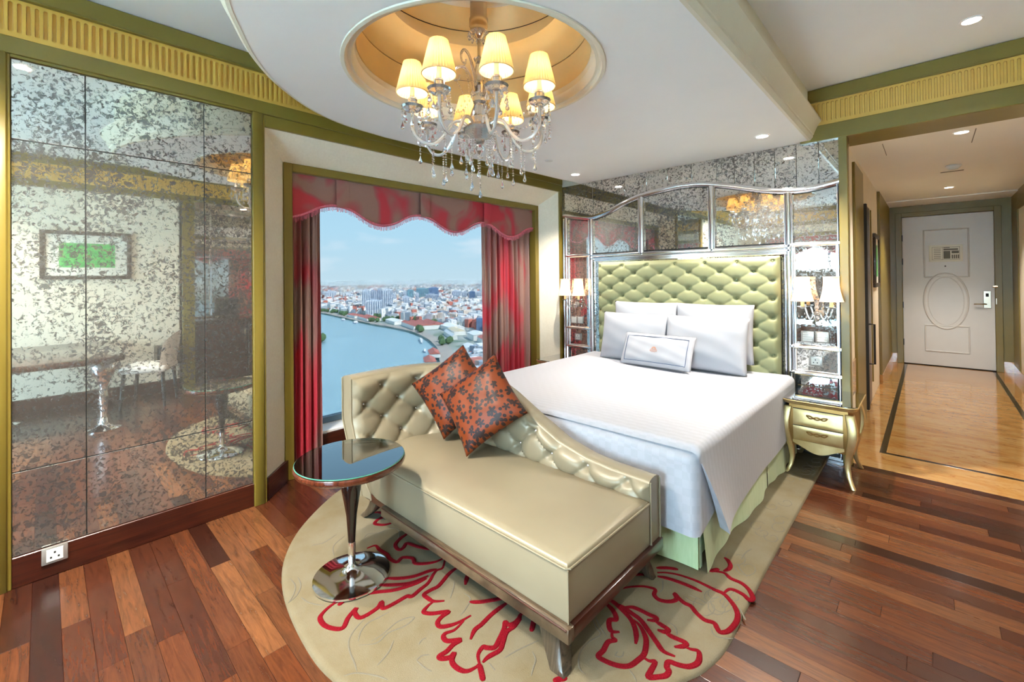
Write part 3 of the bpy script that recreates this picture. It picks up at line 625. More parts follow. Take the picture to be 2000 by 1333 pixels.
wrt = MB(); wrt.box(XR, XR+0.3, YR-0.2, 1.42, 0, ZC); wrt.box(XR, XR+0.7, 2.75, 4.6, 0, ZC); wrt.box(XR+0.6, XR+0.8, 1.2, 2.8, 0, ZC); wrt.box(XR, XR+0.7, 1.42, 2.75, 2.55, ZC); wrt.box(XR, XR+0.7, 1.25, 1.42, 0, ZC)
wall_right = struct(wrt.build('wall_right', M['wallpaper'], smooth=False), 'cream right wall with the desk and the minibar niche', 'wall')
MB().box(XR-0.03, XR, 1.28, 1.42, 0, 2.545).build('pilaster', M['olive'], wall_right, bevel=0.003); MB().box(XR-0.03, XR, 2.75, 2.89, 0, 2.545).build('pilaster', M['olive'], wall_right, bevel=0.003)
MB().box(XR-0.028, XR, YR, 4.18, 2.546, 2.628).build('band', M['olive'], wall_right); MB().box(XR-0.034, XR, YR, 4.18, 2.822, ZC-0.004).build('crown', M['olive'], wall_right); MB().box(XR-0.018, XR, YR, 1.25, 0, 0.15).build('baseboard', M['base_wood'], wall_right)
MB().box(XR-0.012, XR, YR, 4.18, 2.63, 2.82).build('frieze_back', M['yellow'], wall_right); frieze_y(wall_right, XR-0.018, -0.45, 76, -1)
MB().box(XR+0.585, XR+0.6, 1.43, 2.74, 0.92, 2.5).build('mirror_panel', M['antique_mirror'], wall_right)
for y in (1.43, 1.72, 2.30, 2.70): MB().box(XR+0.565, XR+0.59, y, y+0.03, 0.92, 2.5).build('silver_frame', M['silver'], wall_right, bevel=0.004)
for z in (1.80, 2.05, 2.46): MB().box(XR+0.567, XR+0.59, 1.43, 2.74, z, z+0.03).build('silver_frame', M['silver'], wall_right, bevel=0.004)
# shell seen from outside only by light: roof over everything
struct(MB().box(-4.2, 2.2, -3.6, 10.2, 3.05, 3.2).build('ceiling_slab', M['ceiling_white'], smooth=False), 'concrete slab above the room', 'slab')
struct(MB().box(-4.0, 2.2, -3.4, 10.2, -0.5, -0.06).build('floor_slab', M['ceiling_white'], smooth=False), 'concrete slab below the room', 'slab')
# ================================================================== RUG
RED = [[(-2199,1178),(-2188,1222),(-2137,1218),(-2076,1224),(-2034,1215),(-1981,1224),(-1990,1263),(-1946,1295),(-1902,1282),(-1859,1321),(-1835,1365),(-1831,1416)],[(-1831,1416),(-1774,1354),(-1778,1314),(-1737,1241),(-1727,1186),(-1718,1137),(-1735,1122),(-1738,1065),(-1748,1011),(-1787,1026),(-1768,991),(-1770,919),(-1816,914),(-1835,930),(-1810,882),(-1774,842),(-1798,814),(-1845,796),(-1894,799),(-1917,821),(-1933,863),(-1934,903),(-1914,933)],[(-1923,1117),(-1868,1161),(-1825,1221),(-1804,1290),(-1786,1328)],[(-1899,1073),(-1844,1123),(-1792,1191),(-1778,1271)],[(-1896,992),(-1860,1044),(-1810,1109),(-1779,1190),(-1767,1254)],[(-1910,885),(-1920,916)],[(-2508,1383),(-2478,1414),(-2423,1416),(-2408,1355),(-2379,1329),(-2329,1365),(-2316,1424)],[(-2213,1430),(-2160,1401),(-2145,1349),(-2114,1298),(-2061,1287),(-2060,1313),(-2079,1348),(-2017,1369),(-1951,1396),(-1920,1424)],[(-1712,1419),(-1721,1387),(-1713,1339),(-1697,1299),(-1683,1255),(-1688,1220),(-1687,1182),(-1653,1180),(-1620,1186),(-1587,1220)],[(-1620,1186),(-1616,1150),(-1601,1119),(-1570,1134),(-1543,1168),(-1522,1191),(-1522,1157),(-1511,1125),(-1485,1117),(-1463,1141),(-1446,1181),(-1436,1243)],[(-1436,1203),(-1427,1147),(-1440,1111),(-1431,1093),(-1403,1093),(-1371,1130),(-1374,1098),(-1368,1060),(-1371,1027),(-1355,1028),(-1337,1052),(-1340,1073),(-1322,1048),(-1296,1040),(-1263,1045),(-1243,1060),(-1234,1090),(-1236,1109)],[(-1236,1109),(-1268,1132),(-1280,1167),(-1265,1177),(-1246,1198),(-1260,1239),(-1282,1288),(-1303,1316),(-1283,1315),(-1272,1337),(-1274,1368),(-1284,1389),(-1276,1413)],[(-1230,1120),(-1232,1152),(-1222,1202),(-1239,1237),(-1263,1282),(-1260,1324),(-1267,1374)],[(-1236,1109),(-1198,1086),(-1172,1070)],[(-1373,1409),(-1376,1356),(-1375,1301),(-1367,1241),(-1366,1203),(-1343,1159)],[(-1501,1291),(-1467,1320),(-1432,1369),(-1401,1416)],[(-1597,1350),(-1632,1391),(-1637,1409),(-1611,1415)],[(-1225,1409),(-1207,1380),(-1191,1352)],[(-987,1237),(-981,1256),(-960,1281)],[(-1074,1694),(-1032,1686),(-997,1669),(-972,1640),(-990,1620),(-974,1589),(-952,1573),(-928,1592)],[(-952,1573),(-937,1551),(-919,1544),(-936,1518),(-929,1472),(-929,1436),(-900,1435),(-855,1449),(-823,1476),(-810,1524),(-806,1559),(-816,1595),(-834,1632),(-863,1662),(-891,1681),(-918,1687)],[(-1074,1694),(-1037,1720),(-976,1704),(-924,1681),(-888,1647),(-867,1616),(-852,1582)],[(-1025,1718),(-982,1723),(-938,1715),(-895,1707),(-842,1675),(-797,1646),(-757,1623),(-715,1631)],[(-982,1723),(-955,1748),(-920,1756),(-883,1758),(-852,1762),(-852,1743),(-876,1725)],[(-852,1743),(-819,1740),(-788,1735),(-794,1715),(-821,1705)],[(-794,1715),(-763,1712),(-711,1719),(-711,1698),(-736,1670)],[(-711,1698),(-685,1703),(-660,1713),(-645,1682),(-645,1652),(-663,1620),(-692,1603),(-723,1592),(-719,1566),(-706,1554),(-707,1530),(-726,1504),(-750,1482),(-755,1514),(-760,1558),(-779,1546),(-805,1547)],[(-1079,1746),(-1065,1796),(-1055,1834),(-1069,1888),(-1065,1932),(-1037,1963),(-1010,1983)],[(-1053,1812),(-1024,1857),(-983,1899),(-950,1916),(-930,1916),(-920,1884),(-893,1869),(-864,1879),(-841,1903),(-836,1930),(-855,1952),(-826,1935),(-799,1925),(-771,1925),(-741,1904),(-700,1887),(-665,1896),(-646,1877),(-628,1864),(-608,1897),(-600,1963),(-608,2010),(-629,2047),(-660,2078),(-694,2100),(-730,2099),(-773,2102),(-825,2102),(-895,2088),(-946,2062),(-976,2034)],[(-694,2100),(-685,2145),(-662,2157),(-626,2153),(-596,2137),(-590,2164),(-619,2206),(-656,2228),(-702,2229),(-741,2249),(-794,2216)],[(-766,2263),(-782,2238),(-792,2213)],[(-745,2261),(-732,2294),(-735,2329),(-755,2360),(-777,2374)],[(-964,2010),(-921,2029),(-865,2041),(-818,2046),(-769,2047)],[(-995,2064),(-953,2102),(-911,2125)]]
CARVE = [[(-1758,945),(-1736,882),(-1702,834),(-1650,808),(-1581,794),(-1541,782)],[(-1664,851),(-1702,883),(-1722,926),(-1715,974),(-1712,1021)],[(-1626,886),(-1624,935),(-1636,1015),(-1607,1074),(-1594,1023),(-1613,955),(-1603,897),(-1647,842)],[(-2091,741),(-2110,784),(-2163,824),(-2236,838)],[(-2096,748),(-2129,779),(-2183,806),(-2253,809)],[(-2086,794),(-2021,806),(-1956,842)],[(-2270,1031),(-2355,1070),(-2399,1155)],[(-2447,986),(-2421,1044),(-2448,1129)],[(-1509,844),(-1528,903),(-1565,951)],[(-1559,741),(-1536,779),(-1471,823),(-1425,842)],[(-2296,1213),(-2316,1249),(-2281,1300),(-2277,1362),(-2227,1388),(-2154,1341),(-2103,1266)],[(-1475,1005),(-1483,1027),(-1479,1045)],[(-1421,958),(-1422,984),(-1404,1007)],[(-1421,958),(-1368,961),(-1338,969)],[(-1185,1188),(-1171,1249),(-1141,1341)],[(-1126,1283),(-1094,1265),(-1076,1230),(-1061,1201)],[(-1214,1135),(-1172,1129)],[(-1652,1330),(-1620,1298),(-1580,1246)],[(-1563,1310),(-1513,1308),(-1482,1254),(-1470,1213)],[(-1071,1601),(-1015,1552),(-977,1529),(-991,1468),(-987,1398),(-951,1346),(-919,1340)],[(-1066,1614),(-1012,1570),(-958,1539)],[(-669,1871),(-649,1838),(-621,1836),(-583,1867)],[(-814,1963),(-783,1956),(-727,1974)],[(-616,2060),(-588,2021),(-575,2002)],[(-934,2002),(-910,1948),(-908,1912)],[(-647,2294),(-683,2323),(-715,2368)],[(-807,1773),(-773,1767),(-750,1731)],[(-886,1504),(-883,1482),(-863,1494),(-869,1520)],[(-816,1464),(-788,1450),(-772,1436)],[(-696,2547),(-710,2487),(-710,2418)],[(-805,1989),(-761,1994),(-722,1987)]]
rug = None
def make_rug():
    pts = [(-0.598, 4.23), (-0.598, 2.4), (-0.592, 2.05), (-0.589, 1.814), (-0.612, 1.669), (-0.65, 1.571), (-0.80, 1.27), (-1.03, 0.96), (-1.30, 0.78), (-1.582, 0.711), (-1.792, 0.702), (-2.08, 0.732), (-2.312, 0.79), (-2.507, 0.884), (-2.698, 1.037), (-2.90, 1.286), (-2.99, 1.482), (-3.03, 1.75), (-3.03, 4.23)]
    sp = [pts[0]] + [(p.x, p.y) for p in spline([(x, y, 0) for x, y in pts[1:-1]], 5)] + [pts[-1]]
    n = len(sp); b = MB(); cx, cy = -1.8, 2.6
    lay = [(0.0, 0.0005), (0.003, 0.008), (0.010, 0.0145), (0.03, 0.016)]
    vs = []
    for o, z in lay:
        for x, y in sp: d = math.hypot(x-cx, y-cy); vs.append((x-(x-cx)/d*o, y-(y-cy)/d*o, z))
    fs = [(j*n+i, j*n+(i+1) % n, (j+1)*n+(i+1) % n, (j+1)*n+i) for j in range(3) for i in range(n)] + [tuple(range(3*n, 4*n))]
    b.add(vs, fs); o = b.build('area_rug', M['rug_wool'], ang=60)
    tag(o, 'cream wool rug with red leaf outlines under the bed and chaise', 'rug')
    def ribbon(line, w, h, z):
        P = spline([(x/1000, y/1000, z) for x, y in line], 6); k = len(P)
        r = [w*min(1.0, 0.45 + 3.0*min(i, k-1-i)/max(8, k)) for i in range(k)]
        return P, r
    for L in RED:
        P, r = ribbon(L, 0.0115, 0, 0.0155); MB().tube(P, r, 8, flat=0.45, up=(0, 0, 1)).build('leaf_line', M['rug_red'], o)
    cb = MB()
    for L in CARVE:
        P, r = ribbon(L, 0.004, 0, 0.0155); cb.tube(P, r, 6, flat=0.5, up=(0, 0, 1))
    rnd = random.Random(3)
    for q in range(26):                      # tone on tone scrolls on the right border
        x0, y0, s = rnd.uniform(-0.76, -0.63), rnd.uniform(1.9, 4.1), rnd.uniform(0.025, 0.06); a0 = rnd.uniform(0, 6)
        P = [(x0 + s*(1-0.07*i)*math.cos(a0+i*0.6), y0 + 1.5*s*(1-0.07*i)*math.sin(a0+i*0.6), 0.0155) for i in range(11)]
        if max(p[0] for p in P) < -0.605: cb.tube(P, 0.003, 5, flat=0.5, up=(0, 0, 1))
    tag(cb.build('carved_scrolls', M['rug_carve'], o), None, kind='stuff')
    return o
rug = make_rug()
RZ = 0.016
# ================================================================== BED
def tuft(x, z, x0, z0, w, h, D=0.03, pit=0.022):
    p = (x-x0)/w + (z-z0)/h; q = (x-x0)/w - (z-z0)/h
    a = abs(math.sin(PI*p)*math.sin(PI*q))**0.30
    ip, iq = round(p), round(q); dx = (x - x0) - (ip+iq)/2*w; dz = (z - z0) - (ip-iq)/2*h
    return D*a - pit*math.exp(-(dx*dx+dz*dz)/(0.022**2))
def make_bed():
    t = thing('bed', 'king bed with white coverlet, pale green skirt and tufted headboard', 'bed', (-1.76, 3.1, RZ))
    O = Vector((1.76, -3.1, -RZ))
    def L(p): return (p[0]+1.76, p[1]-3.1, p[2]-RZ)
    class LB(MB):
        def build(s, *a, **k): s.v = [L(v) for v in s.v]; return MB.build(s, *a, **k)
    x0, x1, zb, zt = -2.63, -0.897, 0.10, 1.612
    hb = LB(); hb.box(x0+0.004, x1-0.004, 4.165, 4.225, zb, zt-0.004)
    head = hb.build('headboard', M['green_fabric'], t, bevel=0.01, seg=2)
    def fn(u, v):
        x, z = lerp(x0, x1, u), lerp(0.42, zt, v)
        e = min(x-x0, x1-x, zt-z); ed = 1 - (1-min(1, max(0, e)/0.045))**2
        y = 4.165 - (0.045 + tuft(x, z, -2.60, 1.568, 0.276, 0.155, 0.013, 0.030))*ed
        return (x, y, z)
    LB().grid(176, 150, fn).build('tufted_face', M['green_fabric'], head, ang=80)
    bt = MB(); bt.lathe([(0.00001, 0.008), (0.006, 0.007), (0.009, 0.003), (0.010, 0)], 10); bme = bt.mesh('button')
    for j in range(0, 14):
        for i in range(7 if j % 2 == 0 else 6):
            x = -2.60 + 0.276*(i + (0 if j % 2 == 0 else 0.5)); z = 1.568 - 0.155*j/2
            if z < 0.62: continue
            o = obj('button', bme, M['green_fabric'], head, L((x, 4.165-0.045+0.024, z))); o.rotation_euler = (PI/2, 0, 0)
    m = LB(); m.box(-2.68, -0.83, 2.16, 4.14, 0.30, 0.615); m.build('mattress', M['linen'], t, bevel=0.05, seg=3)
    base = LB(); base.box(-2.66, -0.86, 2.24, 4.14, 0.03, 0.30); base.build('bed_base', M['green_skirt'], t, bevel=0.01)
    # coverlet top with its two side drops
    xl, xr, yf, zt_, rad = -2.71, -0.795, 2.105, 0.64, 0.045
    sec = []      # (x, z, drop fraction)
    for i in range(9): sec.append((xl-0.008, lerp(0.24, zt_-rad, i/8), 1-i/8))
    for i in range(1, 7): a = PI - PI/2*i/6; sec.append((xl+rad+rad*math.cos(a)-0.004, zt_-rad+rad*math.sin(a), 0))
    for i in range(1, 24): sec.append((lerp(xl+rad, xr-rad, i/24), zt_, 0))
    for i in range(0, 7): a = PI/2 - PI/2*i/6; sec.append((xr-rad+rad*math.cos(a), zt_-rad+rad*math.sin(a), 0))
    for i in range(1, 15): sec.append((xr+0.014*i/14, lerp(zt_-rad, 0.205, i/14), i/14))
    ys = [yf + 0.004, yf+0.012, yf+0.03, yf+0.06] + [lerp(yf+0.1, 4.12, i/44) for i in range(45)]
    b = LB(); k = len(sec); vs = []
    rnd = random.Random(5)
    for y in ys:
        for x, z, d in sec:
            e = y - yf; Y = y; X = x; Z = z
            if d == 0 and z >= zt_-0.001: Z = z + 0.006*math.sin(x*3.1+y*2.3)*min(1, e*3) - 0.030*max(0, 1-e/0.04)**2
            elif d == 0: Z = z - 0.030*max(0, 1-e/0.04)**2
            if x > -1.2 and d > 0:
                fl = max(0, 1-e/0.75)**1.5; Y = y + (0.20*d + 0.015*math.sin(d*3))*fl; X = x + 0.055*d*fl + 0.006*math.sin(y*7+1)*d
                Z = z - 0.025*max(0, 1-e/0.6)*d + 0.045*sstep(3.2, 4.0, y)*d
            vs.append((X, Y, Z))
    b.add(vs, [(j*k+i, j*k+i+1, (j+1)*k+i+1, (j+1)*k+i) for j in range(len(ys)-1) for i in range(k-1)])
    cov = b.build('coverlet', M['coverlet'], t, ang=70)
    # return fold at the corner
    col = [vs[i] for i in range(len(sec)) if sec[i][2] > 0 and sec[i][0] > -1.2]
    f = LB(); n = len(col); f.add(list(col) + [(p[0]-0.012-0.05*(i/n), p[1]+0.012+0.02*i/n, p[2]) for i, p in enumerate(col)], [(i, i+1, n+i+1, n+i) for i in range(n-1)])
    f.build('corner_fold', M['coverlet'], t, ang=70)
    # foot drop that wraps round the corner
    def foot(u, v):
        s = lerp(0, 1.915+0.20, u)
        hem = 0.215 + 0.05*max(0, (s-1.915)/0.20)
        z = lerp(zt_-0.03, hem, v)
        bul = 0.012*math.sin(u*17)*v
        cr = 0.055
        if s < 1.915-cr: x, y = xl + s, yf - 0.004 - 0.01*v + bul*0.4
        else:
            q = (s-(1.915-cr))
            if q < cr*PI/2: a = q/cr; x, y = xr-cr+cr*math.sin(a), yf-0.004-0.01*v+cr-cr*math.cos(a)
            else: x, y = xr-0.004, yf+cr+(q-cr*PI/2)
            x -= 0.004
        if v < 0.1: y += 0.03*(1-v/0.1)**2
        return (x, y, z)
    LB().grid(90, 22, foot).build('coverlet_foot_drop', M['coverlet'], t, ang=70)
    # skirt with pleats
    def sk(pa, pb, nrm, n=40, seed=1):
        r = random.Random(seed); ph = r.uniform(0, 6)
        def fn(u, v):
            x, y = lerp(pa[0], pb[0], u), lerp(pa[1], pb[1], u); w = (0.012*math.sin(u*9+ph)+0.006*math.sin(u*23+ph))*(1-v) + 0.020*(1-v)
            return (x+nrm[0]*w, y+nrm[1]*w, lerp(0.004, 0.40, v)+RZ)
        return LB().grid(n, 8, fn)
    sk((-2.66, 2.185), (-0.835, 2.185), (0, -1), 60, 3).build('skirt_panel', M['green_skirt'], t, ang=80)
    sk((-0.832, 2.19), (-0.82, 3.345), (1, 0), 50, 4).build('skirt_panel', M['green_skirt'], t, ang=80)
    sk((-0.82, 3.352), (-0.82, 4.15), (1, 0), 40, 5).build('skirt_panel', M['green_skirt'], t, ang=80)
    kp = LB(); kp.box(-0.86, -0.835, 2.205, 2.23, RZ, 0.38); kp.build('skirt_pleat', M['green_skirt'], t)
    return t
make_bed()
def pillow(name, label, W, H, T, mat, mtx, group=None, ear=0.035, cat='pillow', n=30, uv=False):
    b = MB(); N = n; vs = []; uvs = []
    def pt(i, j, s):
        u, v = -1+2*i/N, -1+2*j/N
        su, sv = math.copysign(abs(u)**0.9, u), math.copysign(abs(v)**0.9, v)
        x = W/2*su*(1-ear*(1-sv*sv)); y = H/2*sv*(1-ear*(1-su*su))
        th = T/2*((1-abs(u)**2.6)*(1-abs(v)**2.6))**0.55
        wr = 0.003*math.sin(9*u+4*v)*math.sin(7*v-3*u)*min(1, th/0.02)
        return (x, y, s*(th+wr))
    for s in (1, -1):
        for j in range(N+1):
            for i in range(N+1): vs.append(pt(i, j, s)); uvs.append((i/N, j/N))
    q = (N+1)*(N+1); fs = []
    for j in range(N):
        for i in range(N):
            a = j*(N+1)+i; fs.append((a, a+1, a+N+2, a+N+1)); fs.append((q+a, q+a+N+1, q+a+N+2, q+a+1))
    me = bpy.data.meshes.new(name); me.from_pydata(vs, [], fs)
    if uv:
        ul = me.uv_layers.new(name='UVMap')
        for lp in me.loops: ul.data[lp.index].uv = uvs[lp.vertex_index]
    bm = bmesh.new(); bm.from_mesh(me); bmesh.ops.remove_doubles(bm, verts=bm.verts, dist=0.0004); bm.to_mesh(me); bm.free()
    me.polygons.foreach_set('use_smooth', [True]*len(me.polygons)); me.update()
    o = obj(name, me, M[mat]); o.matrix_world = mtx; tag(o, label, cat, group)
    return o
def stand(x, y, z, tilt, rz=0, roll=0):   # local z faces -y (towards the foot), local y is up
    return Matrix.Translation((x, y, z)) @ Matrix.Rotation(rz, 4, 'Z') @ Matrix.Rotation(PI/2 - math.radians(tilt), 4, 'X') @ Matrix.Rotation(roll, 4, 'Z')
pillow('bed_pillow', 'white bed pillow in the rear row, nearest the window', 0.66, 0.50, 0.14, 'linen', stand(-2.035, 4.035, 0.955, 4), 'white bed pillows')
pillow('bed_pillow', 'white bed pillow in the rear row, nearest the corridor', 0.66, 0.50, 0.14, 'linen', stand(-1.39, 4.035, 0.955, 4), 'white bed pillows')
pillow('bed_pillow', 'large white bed pillow in the front row, nearest the window', 0.69, 0.47, 0.17, 'linen', stand(-2.09, 3.905, 0.868, 12), 'white bed pillows')
pillow('bed_pillow', 'large white bed pillow in the front row, nearest the corridor', 0.70, 0.47, 0.17, 'linen', stand(-1.42, 3.905, 0.868, 12), 'white bed pillows')
def small_cushion():
    o = pillow('lumbar_cushion', 'small white oblong cushion with navy border line and orange emblem', 0.66, 0.30, 0.10, 'linen', stand(-1.775, 3.735, 0.79, 24, -0.02), ear=0.02)
    def th(x, y):
        u, v = x/0.33, y/0.15; u = max(-0.999, min(0.999, u)); v = max(-0.999, min(0.999, v))
        return 0.05*((1-abs(u)**2.6)*(1-abs(v)**2.6))**0.55 + 0.003
    q = [(-0.285, -0.115), (0.285, -0.115), (0.285, 0.115), (-0.285, 0.115)]; P = []
    for (a, b_), (c, d) in zip(q, q[1:]+q[:1]):
        for i in range(20): x, y = lerp(a, c, i/20), lerp(b_, d, i/20); P.append((x, y, th(x, y)))
    MB().tube(P + P[:2], 0.0024, 6, cap=False, up=(0, 0, 1)).build('border_cord', M['navy'], o)
    e = MB()
    def flat(pts):
        P = [(x, y, th(x, y)+0.0012) for x, y in pts]; e.add(P, [tuple(range(len(P)))])
    for k in range(9):                      # fan of petals over a base line, wordmark bars below
        a = PI*(k+0.5)/9; r = 0.026; c, s = math.cos(a), math.sin(a)
        flat([(0.006*c, 0.006*s), (r*0.7*c-0.003*s, r*0.7*s+0.003*c), (r*c, r*s), (r*0.7*c+0.003*s, r*0.7*s-0.003*c)])
    flat([(-0.036, -0.008), (0.036, -0.008), (0.030, -0.003), (-0.030, -0.003)])
    for k in range(7): flat([(-0.034+k*0.01, -0.020), (-0.027+k*0.01, -0.020), (-0.027+k*0.01, -0.013), (-0.034+k*0.01, -0.013)])
    for k in range(4): flat([(-0.020+k*0.01, -0.028), (-0.013+k*0.01, -0.028), (-0.013+k*0.01, -0.024), (-0.020+k*0.01, -0.024)])
    e.build('emblem', M['emblem'], o, smooth=False)
small_cushion()
# ================================================================== CHAISE
def make_chaise():
    ox, oy = -1.7, 1.66
    t = thing('chaise_longue', 'champagne leather chaise longue with buttoned sloping back at the bed foot', 'chaise', (ox, oy, RZ))
    class LB(MB):
        def build(s, *a, **k): s.v = [(v[0]-ox, v[1]-oy, v[2]-RZ) for v in s.v]; return MB.build(s, *a, **k)
    # plan of the back's inner face: left arm front -> round corner -> straight along the bed
    plan = [(-2.50, 1.285), (-2.515, 1.42), (-2.52, 1.58), (-2.50, 1.72), (-2.43, 1.84), (-2.30, 1.905), (-2.12, 1.925), (-1.8, 1.925), (-1.4, 1.925), (-1.1, 1.925), (-0.958, 1.925)]
    P = spline([(x, y, 0) for x, y in plan], 14); S_ = [0]
    for a, b_ in zip(P, P[1:]): S_.append(S_[-1] + (b_-a).length)
    tot = S_[-1]
    def at(s):
        s = max(0, min(tot, s))
        for i in range(len(S_)-1):
            if s <= S_[i+1]:
                f = (s-S_[i])/(S_[i+1]-S_[i]); p = P[i].lerp(P[i+1], f); break
        i0, i1 = max(0, i-1), min(len(P)-1, i+2); d = (P[i1]-P[i0]).normalized(); n = Vector((-d.y, d.x, 0))     # outward
        return p, n
    topt = [(-9, 0.85), (-2.2, 0.85), (-2.05, 0.825), (-1.871, 0.755), (-1.664, 0.650), (-1.48, 0.565), (-1.309, 0.524), (-1.157, 0.51), (-0.9, 0.505)]
    def top(p): return interp(topt, p.x) + (0.012 if p.x < -2.3 else 0)
    def flare(s): return 1 - sstep(0.45, 1.0, s)          # how much the section rolls outward
    def base(s, z, off):
        p, n = at(s); f = flare(s); k = max(0, z-0.20)
        roll = f*(-0.14 + 0.19*min(1, k/0.40)**0.7)       # narrow at the rail, rolling out to the top
        return p + n*(roll + off) , n
    zbot = 0.17
    def inner(u, v):
        s = u*tot; p0, n = at(s); zt = top(p0); z = lerp(zbot, zt-0.02, v); e = min(1, min(s, tot-s)/0.05, max(0, (zt-0.02-z))/0.05)
        e = 1-(1-e)**2
        d = (tuft(s, z, 0.20, 0.775, 0.235, 0.20, 0.030, 0.030) + 0.012)*e
        if z < 0.38: d *= sstep(0.30, 0.38, z)
        q, n = base(s, z, -d); return (q.x, q.y, z)
    NU, NV = 260, 56
    b = LB(); b.grid(NU, NV, inner)
    def crest(u, v):      # rounded top and outer face
        s = u*tot; p0, n = at(s); zt = top(p0); T = 0.105
        if v < 0.4: a = PI*(v/0.4); off = T/2 - T/2*math.cos(a); z = zt - 0.02 + 0.02*math.sin(a)
        else: off = T; z = lerp(zt-0.02, zbot, (v-0.4)/0.6)
        q, n = base(s, z, off); return (q.x, q.y, z)
    b.grid(NU, 20, crest)
    for s in (0, tot):    # end caps
        vs = []; m = 16
        for j in range(m+1):
            z = lerp(zbot, top(at(s)[0])-0.02, j/m)
            for o in (0.0, 0.105): q, n = base(s, z, o); vs.append((q.x, q.y, z))
        b.add(vs, [(2*j, 2*j+1, 2*j+3, 2*j+2) for j in range(m)]); b.add([crest(s/tot, 0.4*i/10) for i in range(11)], [tuple(range(11))])
    back = b.build('backrest', M['gold_leather'], t, ang=60)
    for s, oo in ((0.0, (0.006, 0.098)), (tot, (0.006, 0.098))):
        for o in oo:
            pts = []
            for j in range(20): z = lerp(zbot, top(at(s)[0])-0.015, j/19); q, n = base(s, z, o); d = Vector((n.y, -n.x, 0)); pts.append(q + d*(-0.004 if s == 0 else 0.004) + Vector((0, 0, z)))
            LB().tube(pts, 0.005, 6).build('piping', M['gold_leather'], back)
    pts = []
    for i in range(120): s = tot*i/119; p0, n = at(s); z = top(p0)-0.018; q, n = base(s, z, 0.103); pts.append((q.x, q.y, z))
    LB().tube(pts, 0.005, 6).build('piping', M['gold_leather'], back)
    bt = MB(); bt.ball((0, 0, 0), 0.011, 10, 6); bme = bt.mesh('button')
    for j in range(-1, 6):
        for i in range(14):
            s = 0.20 + 0.235*(i-2 + (0 if j % 2 == 0 else 0.5)); z = 0.775 - 0.20*j/2
            if s < 0.06 or s > tot-0.04: continue
            p0, n = at(s)
            if z > top(p0)-0.035 or z < 0.43: continue
            q, n = base(s, z, 0.012); obj('button', bme, M['silver'], back, (q.x-ox, q.y-oy, z-RZ))
    # seat block, follows the curve of the arm on the left
    out = [(-2.20, 1.285), (-0.955, 1.285), (-0.955, 1.915), (-2.10, 1.915), (-2.28, 1.90), (-2.42, 1.83), (-2.50, 1.70), (-2.52, 1.56), (-2.50, 1.42), (-2.42, 1.31), (-2.30, 1.287)]
    sb = LB(); nn = len(out); cx_, cy_ = -1.7, 1.6
    rings = [(0.004, 0.205), (0.0, 0.215), (0.0, 0.395), (0.004, 0.408), (0.014, 0.416), (0.04, 0.422), (0.2, 0.432)]
    vs = []
    def ins(i, o):
        x, y = out[i]; a = out[i-1]; c = out[(i+1) % nn]
        e1 = Vector((x-a[0], y-a[1])).normalized(); e2 = Vector((c[0]-x, c[1]-y)).normalized(); n1 = Vector((-e1.y, e1.x)); n2 = Vector((-e2.y, e2.x)); m = (n1+n2); m = m/ max(0.3, m.length_squared) * 2 * 1.0
        return (x + m.x*o, y + m.y*o)
    for o, z in rings:
        for i in range(nn): x, y = ins(i, o); vs.append((x, y, z))
    sb.add(vs, [(j*nn+i, j*nn+(i+1) % nn, (j+1)*nn+(i+1) % nn, (j+1)*nn+i) for j in range(len(rings)-1) for i in range(nn)] + [tuple(range((len(rings)-1)*nn, len(rings)*nn)), tuple(range(nn-1, -1, -1))])
    seat = sb.build('seat', M['gold_leather'], t, ang=50)
    pp = [(out[i][0], out[i][1], 0.402) for i in (10, 0)] + [(-1.6, 1.283, 0.402), (-0.965, 1.283, 0.402), (-0.952, 1.295, 0.402), (-0.952, 1.6, 0.402), (-0.952, 1.91, 0.402)]
    LB().tube(pp, 0.0045, 6).build('piping', M['gold_leather'], seat)
    LB().tube([(-0.953, 1.283, 0.40), (-0.953, 1.283, 0.21)], 0.003, 6).build('seam', M['gold_leather'], seat)
    r = LB(); r.box(-2.20, -0.938, 1.262, 1.30, 0.152, 0.206); rail = r.build('front_rail', M['zebrano'], t, bevel=0.005, seg=2)
    r = LB(); r.box(-2.19, -0.946, 1.259, 1.27, 0.196, 0.203); r.build('rail_bead', M['base_wood'], rail, bevel=0.002)
    r = LB(); r.box(-0.975, -0.940, 1.301, 2.03, 0.154, 0.204); r.build('end_rail', M['base_wood'], t, bevel=0.005, seg=2)
    r = LB(); r.box(-2.5, -0.98, 1.30, 2.0, 0.162, 0.205); r.build('base_board', M['base_wood'], t)
    def leg(xt, yt, xb, yb, w0, w1, m):
        pr = []; n = 9; bb = LB(); vs = []
        for i in range(n):
            f = i/(n-1); c = f**1.8; x, y, z = lerp(xt, xb, c), lerp(yt, yb, c), lerp(0.165, RZ, f); w = lerp(w0, w1, f)/2; 
            vs += [(x-w, y-w*0.8, z), (x+w, y-w*0.8, z), (x+w, y+w*0.8, z), (x-w, y+w*0.8, z)]
        bb.add(vs, [(4*i+j, 4*i+(j+1) % 4, 4*i+4+(j+1) % 4, 4*i+4+j) for i in range(n-1) for j in range(4)] + [(0, 1, 2, 3), (4*n-4, 4*n-1, 4*n-2, 4*n-3)])
        return bb.build('leg', M[m], t, bevel=0.004, ang=50)
    leg(-1.05, 1.33, -0.995, 1.29, 0.112, 0.066, 'zebrano_upright'); leg(-1.02, 1.95, -0.985, 1.985, 0.07, 0.045, 'zebrano_upright')
    leg(-2.40, 1.36, -2.515, 1.335, 0.08, 0.05, 'zebrano_upright'); leg(-2.42, 1.88, -2.53, 1.93, 0.07, 0.045, 'zebrano_upright')
    return t
make_chaise()
